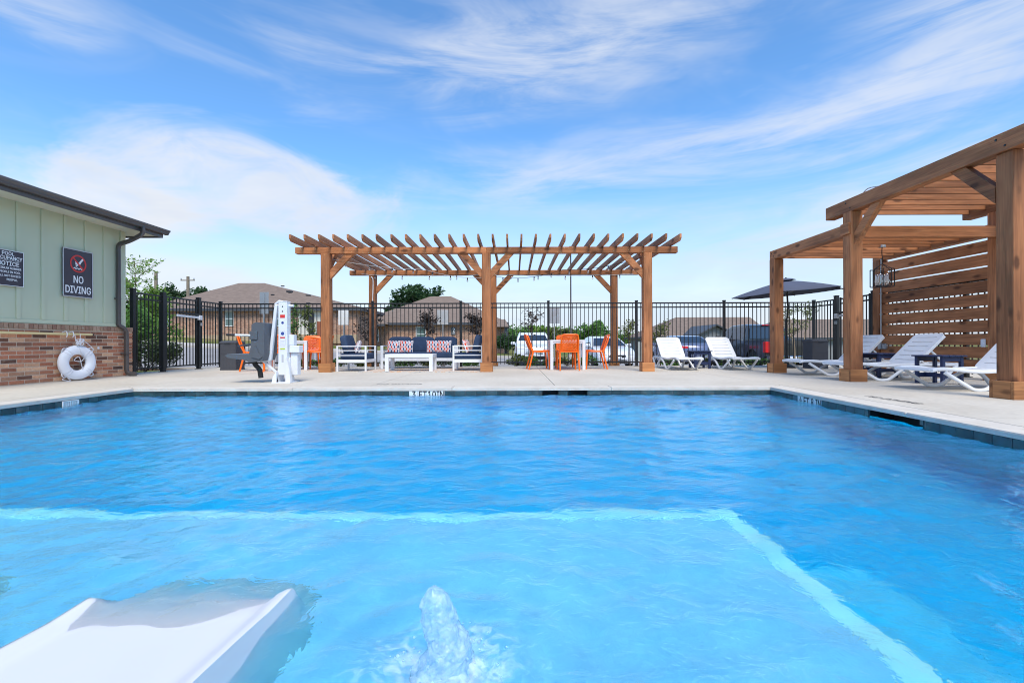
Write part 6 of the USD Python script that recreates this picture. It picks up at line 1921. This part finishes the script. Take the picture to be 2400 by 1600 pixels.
M_leaf_dark = leaf_mat('leaf_dark', [(0, (0.044, 0.091, 0.032)), (0.5, (0.102, 0.174, 0.061)), (1, (0.174, 0.254, 0.091))])
M_leaf_mid = leaf_mat('leaf_mid', [(0, (0.119, 0.237, 0.053)), (0.5, (0.237, 0.38, 0.095)), (1, (0.404, 0.5, 0.166))])
M_leaf_light = leaf_mat('leaf_light', [(0, (0.202, 0.331, 0.064)), (0.5, (0.368, 0.5, 0.11)), (1, (0.5, 0.5, 0.202))], 0.45)
M_leaf_olive = leaf_mat('leaf_olive', [(0, (0.16, 0.192, 0.056)), (0.5, (0.304, 0.304, 0.104)), (0.85, (0.432, 0.368, 0.16)), (1, (0.544, 0.32, 0.192))], 0.4)
M_leaf_brown = leaf_mat('leaf_brown', [(0, (0.076, 0.054, 0.043)), (0.5, (0.189, 0.13, 0.097)), (1, (0.351, 0.257, 0.176))], 0.25)
M_leaf_red = leaf_mat('leaf_red', [(0, (0.056, 0.08, 0.032)), (0.4, (0.096, 0.12, 0.048)), (0.8, (0.176, 0.08, 0.056)), (1, (0.288, 0.096, 0.08))], 0.3)
M_bark = pbr('bark', (0.13, 0.095, 0.07), 0.9, spec=0.1, var=0.3, vscale=6.0, bump=0.5, bscale=30)
M_bark_pale = pbr('bark_pale', (0.34, 0.26, 0.18), 0.85, spec=0.1, var=0.25, vscale=6.0)


def leaves(P, size, r, flat=0.3):
    """diamond leaves at the points P"""
    n = len(P)
    d = r.normal(size=(n, 3)); d[:, 2] *= 0.6; d /= np.linalg.norm(d, axis=1, keepdims=True)
    o = np.cross(d, r.normal(size=(n, 3))); o /= np.linalg.norm(o, axis=1, keepdims=True) + 1e-9
    s = size * r.uniform(0.65, 1.3, (n, 1))
    q = np.stack([P - d * s, P + o * s * 0.42, P + d * s, P - o * s * 0.42], 1).reshape(-1, 3)
    k = np.arange(n)[:, None] * 4
    return q, np.hstack([k, k + 1, k + 2, k + 3])


def blob_points(c, rad, n, r, shell=0.55):
    d = r.normal(size=(n, 3)); d /= np.linalg.norm(d, axis=1, keepdims=True)
    q = (shell + (1 - shell) * r.random((n, 1))) if shell else r.random((n, 1)) ** (1 / 3)
    return np.asarray(c) + d * q * np.asarray(rad)


def tree(name, label, cat, x, y, h, w, mat, seed, nl=2600, leaf=0.22, trunk=0.35, base=0.25, group=None, bark=None, lean=0.0, zb=None, clumps=46, shape='round'):
    """trunk with limbs, and a crown of leaf clumps; crown from base*h to h, w wide"""
    r = np.random.default_rng(seed); z0 = gz(x, y) if zb is None else zb
    t = thing(name, label, cat, (x, y, z0), 0, group)
    cz, rz = h * (base + 1) / 2, h * (1 - base) / 2
    C = []
    for k in range(clumps):
        d = r.normal(size=3); d /= np.linalg.norm(d); q = r.random() ** 0.4
        p = d * q
        if shape == 'cone': p[:2] *= max(0.12, 0.62 - 0.55 * p[2])
        if shape == 'dome': p[2] = abs(p[2]) * 1.5 - 0.55
        C.append(np.array([p[0] * w / 2 * 0.82 + lean * p[2], p[1] * w / 2 * 0.82, cz + p[2] * rz * 0.86]))
    b = MB()
    b.tube(smooth_path([(0, 0, -0.2), (0.02 * h, 0, h * base * 0.6), (0, 0.02 * h, h * base), (0.01 * h, 0, cz), (0, 0, cz + rz * 0.5)], 4), np.linspace(trunk, trunk * 0.15, 17), 8)
    for p in C[::3]:
        zs = h * base + (p[2] - h * base) * 0.35
        b.tube(smooth_path([(0, 0, zs), p * np.array([0.4, 0.4, 0]) + np.array([0, 0, zs + (p[2] - zs) * 0.55]), p], 3), np.linspace(trunk * 0.35, trunk * 0.05, 7), 5)
    b.build('trunk', bark or M_bark, t, smooth=True)
    mb = MB(); rc = min(w, h * (1 - base)) / 2
    per = max(4, nl // clumps)
    for p in C:
        s = rc * r.uniform(0.20, 0.40)
        mb.raw(*leaves(blob_points(p, (s, s, s * 0.75), per, r, 0.35), leaf, r))
    mb.build('crown', mat, t)
    return t


def sapling(name, label, x, y, h, mat, seed, nl=420, leaf=0.055, base=0.45, spread=0.45, stems=1, bark=None, group=None, twigs=16):
    r = np.random.default_rng(seed)
    z0 = gz(x, y); t = thing(name, label, 'young tree', (x, y, z0), 0, group)
    b = MB(); P = []
    for s in range(stems):
        ox, oy = r.normal(0, 0.10 * (stems > 1), 2)
        top = np.array([ox * 3 + r.normal(0, 0.06), oy * 3, h * r.uniform(0.86, 1.0)])
        path = smooth_path([(ox, oy, -0.05), (ox * 1.6 + r.normal(0, 0.02), oy * 1.6, h * 0.4), (ox * 2.2, oy * 2.2, h * 0.7), top], 5)
        b.tube(path, np.linspace(0.022, 0.005, len(path)), 6)
        for k in range(twigs // stems):
            u = base + (0.97 - base) * r.random(); q = path[int(u * (len(path) - 1))]
            a = r.random() * 6.28; ln = spread * r.uniform(0.5, 1.0) * (1.15 - 0.6 * (u - base) / (1 - base))
            e = q + np.array([math.cos(a) * ln, math.sin(a) * ln, ln * r.uniform(0.2, 0.9)])
            tw = smooth_path([q, (q + e) / 2 + np.array([0, 0, 0.05]), e], 4)
            b.tube(tw, np.linspace(0.008, 0.003, len(tw)), 4)
            m = max(3, nl // twigs)
            uu = r.random(m) ** 0.6
            P.append(np.array([tw[int(v * (len(tw) - 1))] for v in uu]) + r.normal(0, 0.055, (m, 3)))
    b.build('trunk', bark or M_bark, t, smooth=True)
    MB().raw(*leaves(np.vstack(P), leaf, r)).build('crown', mat, t)
    return t


def shrub(name, label, x, y, w, h, mat, seed, nl=700, leaf=0.05, group=None, cat='shrub'):
    r = np.random.default_rng(seed); z0 = gz(x, y)
    t = thing(name, label, cat, (x, y, z0), 0, group)
    b = MB(); P = []
    for k in range(14):
        a = r.random() * 6.28; q = r.random() ** 0.5
        e = np.array([math.cos(a) * q * w / 2, math.sin(a) * q * w / 2 * 0.8, h * r.uniform(0.55, 1.0) * (1 - 0.35 * q)])
        b.tube([(0, 0, 0), e * np.array([0.4, 0.4, 0.55]), e], 0.006, 4)
        P.append(blob_points(e * np.array([1, 1, 0.85]), (w * 0.17, w * 0.17, h * 0.24), nl // 14, r, 0.0))
    b.build('stems', M_bark, t)
    P = np.vstack(P); P[:, 2] = np.abs(P[:, 2])
    MB().raw(*leaves(P, leaf, r)).build('foliage', mat, t)


def build_trees():
    tree('oak_tree', 'big dark green oak tree rising behind the roof of the middle brick house', 'tree', at(980, 66), 66, zt(659, 66) - gz(at(980, 66), 66), 10.5, M_leaf_dark, 21, 9000, 0.30, 0.45, 0.22, clumps=90)
    # left of the gate
    tree('light_green_tree', 'airy light green tree between the pool house corner and the left fence', 'tree', at(322, 17.2), 17.2, zt(622, 17.2) + 0.2, 3.0, M_leaf_light, 5, 6500, 0.085, 0.09, 0.06, clumps=70)
    sapling('light_green_tree', 'thin feathery tree whose top twigs show right of the downspout', at(318, 16.0), 16.0, zt(572, 16) + 0.2, M_leaf_light, 17, 620, 0.055, 0.45, 1.25, twigs=26)
    for k, (px, py, Y, w, lab, mt) in enumerate(((400, 646, 82, 8.5, 'tall dark tree left of the utility pole', M_leaf_dark), (440, 660, 88, 8.5, 'dark tree directly behind the utility pole crossarm', M_leaf_dark), (474, 668, 86, 8.0, 'dark tree right of the utility pole, touching the roof slope', M_leaf_dark), (508, 672, 96, 7.0, 'small dark tree top just over the left slope of the brown roof', M_leaf_dark), (372, 690, 70, 8.0, 'mid green tree low behind the left fence', M_leaf_mid), (430, 700, 62, 6.0, 'light green tree just over the left end of the brown roof', M_leaf_light))):
        X = at(px, Y); tree('distant_tree', lab, 'tree', X, Y, zt(py, Y) - gz(X, Y), w, mt, 40 + k, 2400, 0.34, 0.3, 0.10, group=None, clumps=40, shape='cone' if k < 4 else 'round')
    for k, (px, py, Y, w, lab, mt) in enumerate(((1215, 768, 75, 7.0, 'low green tree at the right end of the middle brick house', M_leaf_mid), (1262, 757, 80, 8.5, 'light green tree above the roof of the white sport utility vehicle', M_leaf_light), (1308, 763, 78, 7.0, 'olive green tree under the pale blank sign', M_leaf_olive), (1346, 772, 84, 5.0, 'small green tree left of the round tree behind the light pole', M_leaf_mid), (1386, 748, 72, 5.9, 'round light green tree between the light pole and the right pergola posts', M_leaf_mid), (1432, 776, 84, 5.5, 'low green tree behind the right back pergola post', M_leaf_mid), (1478, 779, 95, 6.0, 'faint green tree left of the grey house roof', M_leaf_light))):
        X = at(px, Y); tree('distant_tree', lab, 'tree', X, Y, zt(py, Y) - gz(X, Y), w, mt, 60 + k, 2600, 0.30, 0.3, 0.12, clumps=44)
    for k in range(14):
        px = 1195 + k * 25; Y = 100 + (k % 3) * 6; X = at(px, Y)
        MB  # a low far hedge of trees closes the gaps
    hd = MB(); r = np.random.default_rng(77)
    for k in range(60):
        px = 1180 + k * 7.5; Y = 118 + 8 * r.random(); X = at(px, Y); q = gz(X, Y)
        hd.raw(*leaves(blob_points((X, Y, q + 2.2 + r.random()), (2.2, 2.0, 2.6 + r.random()), 130, r, 0.2), 0.5, r))
    hd.build('far_woodland', M_leaf_mid, label='hazy green line of far woodland behind the parked cars', cat='woodland', kind='stuff')
    shrub('house_shrub', 'dark green shrub at the right corner of the middle brick house', at(1189, 42.5), 42.5, 2.3, 2.2, M_leaf_dark, 3, 1500, 0.14)
    # young trees along the outside of the fence
    rows = [(690, 14.7, zt(705, 14.7), M_leaf_mid, 'narrow green young tree behind the pool lift column', 520, 0.30, 0.35), (724, 15.0, zt(712, 15.0), M_leaf_olive, 'olive green young tree left of the front pergola post', 560, 0.34, 0.35),
            (865, 14.9, zt(728, 14.9), M_leaf_brown, 'brown-leaved young tree behind the far left pergola post', 420, 0.50, 0.45), (1003, 14.8, zt(727, 14.8), M_leaf_brown, 'brown-leaved young tree in front of the house window behind the sofa', 480, 0.55, 0.42),
            (1118, 14.9, zt(725, 14.9), M_leaf_brown, 'brown-leaved young tree left of the middle pergola posts', 420, 0.42, 0.42), (1246, 14.8, zt(716, 14.8), M_leaf_brown, 'sparse brown young tree above the white sport utility vehicle', 170, 0.45, 0.50),
            (1477, 14.8, zt(740, 14.8), M_leaf_olive, 'sparse yellow-green young tree right of the white sedan', 240, 0.40, 0.45), (1548, 14.8, zt(752, 14.8), M_leaf_olive, 'low sparse yellow-green young tree right of the pergola', 300, 0.45, 0.45)]
    for k, (px, Y, zt_, mt, lab, nl, sp, bs) in enumerate(rows): sapling('young_tree', lab, at(px, Y), Y, zt_ - gz(at(px, Y), Y), mt, 80 + k, nl, 0.055 if mt is M_leaf_brown else 0.05, bs, sp)
    sapling('crape_myrtle', 'multi-stemmed young crape myrtle between the front cabana post and right bin', at(1873, 14.6), 14.6, zt(708, 14.6) + 0.1, M_leaf_olive, 120, 620, 0.045, 0.45, 0.55, stems=5, bark=M_bark_pale, twigs=30)
    g = 'low shrubs along the foot of the fence'
    spots = ((700, 'behind the left table and pool lift'), (742, 'just left of the left front pergola post'), (800, 'under the left armchair'), (845, 'under the left armchair, at its right'), (920, 'behind the left end of the coffee table'), (960, 'behind the coffee table, under the sofa'), (1000, 'behind the right leg of the coffee table'), (1040, 'under the right half of the sofa'), (1095, 'under the right armchair'), (1210, 'before the left headlight of the white sport utility vehicle'), (1245, 'behind the left orange chair'), (1290, 'behind the left leg of the pergola dining table'), (1330, 'behind the nearest orange chair'), (1380, 'behind the right orange chair'), (1565, 'under the lounger next to the pergola'), (1660, 'between the two far loungers'), (1720, 'under the lounger before the black pickup'), (1780, 'left of the front cabana post'), (1850, 'right of the front cabana post'))
    for k, (px, where) in enumerate(spots):
        r = np.random.default_rng(200 + k)
        shrub('low_shrub', 'low green shrub seen ' + where, at(px, 14.2), 14.2 + r.uniform(-0.2, 0.3), r.uniform(0.45, 0.75), r.uniform(0.30, 0.60 if px in (1210, 1245, 1330, 1380) else 0.42), M_leaf_mid if k % 3 else M_leaf_olive, 200 + k, 420, 0.042, g)
    shrub('nandina_shrub', 'dark red-green bush behind the short fence beside the pool house', at(340, 12.4), 12.4, 1.5, 1.05, M_leaf_red, 31, 2600, 0.045)
    shrub('nandina_shrub', 'dark green tall shrub behind the corner of the pool house', at(316, 14.2), 14.2, 1.6, 2.3, M_leaf_mid, 32, 2600, 0.06)


build_trees()


# ---------------------------------------------------------------- poles and signs beyond the fence
def poles():
    X, Y = at(1338, 30), 30.0; z0 = gz(X, Y)
    t = thing('light_pole', 'slim dark parking lot light pole seen through the pergola', 'light pole', (X, Y, z0))
    H = zt(584, Y) - z0
    MB().lathe([(0.055, 0.0), (0.040, H)], n=10).build('pole', M_bronze, t, smooth=True)
    MB().lathe([(0.0, 0.0), (0.20, 0.0), (0.20, 0.45), (0.0, 0.45)], n=16).build('footing', M_kerb, t, smooth=40)
    MB().box(-0.15, 0.15, -0.55, 0.05, H, H + 0.08, 0.02).build('lamp_head', M_bronze, t)
    M_pole = pbr('pole_timber', (0.23, 0.185, 0.14), 0.9, var=0.2)
    for px, py, Y, arm, lab in ((441, 646, 75, True, 'wooden utility pole with a crossarm above the brown roof'), (366, 634, 72, False, 'plain wooden utility pole among the trees at the left')):
        X = at(px, Y); z0 = gz(X, Y); H = zt(py, Y) - z0
        t = thing('utility_pole', lab, 'utility pole', (X, Y, z0))
        MB().lathe([(0.30, -0.2), (0.22, H)], n=8).build('pole', M_pole, t, smooth=True)
        if arm:
            z = zt(655, Y) - z0
            MB().box(-1.1, 1.15, -0.16, -0.05, z - 0.08, z + 0.08).build('crossarm', M_pole, t)
            for x in (-1.0, 1.0): MB().lathe([(0.0, 0.0), (0.08, 0.0), (0.10, 0.15), (0.05, 0.32), (0.0, 0.32)], (x, -0.1, z + 0.08), 8).build('insulator', M_galv, t)
    w = thing('overhead_wire', 'thin overhead wires running between the two utility poles', 'wire', (at(366, 72), 72, 9))
    m = MB()
    for dz in (0.0, -1.6):
        a, b = np.array([0, 0, dz]), np.array([at(441, 75) - at(366, 72), 3.0, dz])
        m.tube([a + (b - a) * u - np.array([0, 0, 0.12 * 4 * u * (1 - u)]) for u in np.linspace(-1.2, 1.0, 30)], 0.018, 4)
    m.build('cable', M_wire, w)
    # backs of the lot's signs
    for px0, px1, py0, py1, Y, lab, mt in ((793, 818, 726, 760.5, 15.25, 'blank white sign board behind the fence left of the far pergola post', M_trim_white), (1025, 1050.5, 726, 760, 15.25, 'blank white sign board before the brown roof of the middle house', M_trim_white), (1287, 1312, 722, 758, 15.25, 'blank pale sign board against the sky beside the fence post', pbr('sign_back', (0.55, 0.56, 0.58), 0.5)), (609, 630, 683, 734, 16.0, 'narrow grey sign back on a steel post left of the pool lift', M_galv)):
        X = at((px0 + px1) / 2, Y); z0 = gz(X, Y); w2 = at(px1, Y) - X
        t = thing('parking_sign', lab, 'sign', (X, Y, z0))
        top, bot = zt(py0, Y) - z0, zt(py1, Y) - z0
        MB().box(-w2, w2, -0.004, 0.004, bot, top, 0.002).build('board', mt, t)
        if mt is M_galv: MB().box(-0.025, 0.025, -0.04, -0.005, -0.2, top - 0.02).build('post', M_galv, t)
        else: MB().box(-0.018, 0.018, 0.006, 0.036, -0.2, top - 0.02).build('post', M_galv, t)


poles()
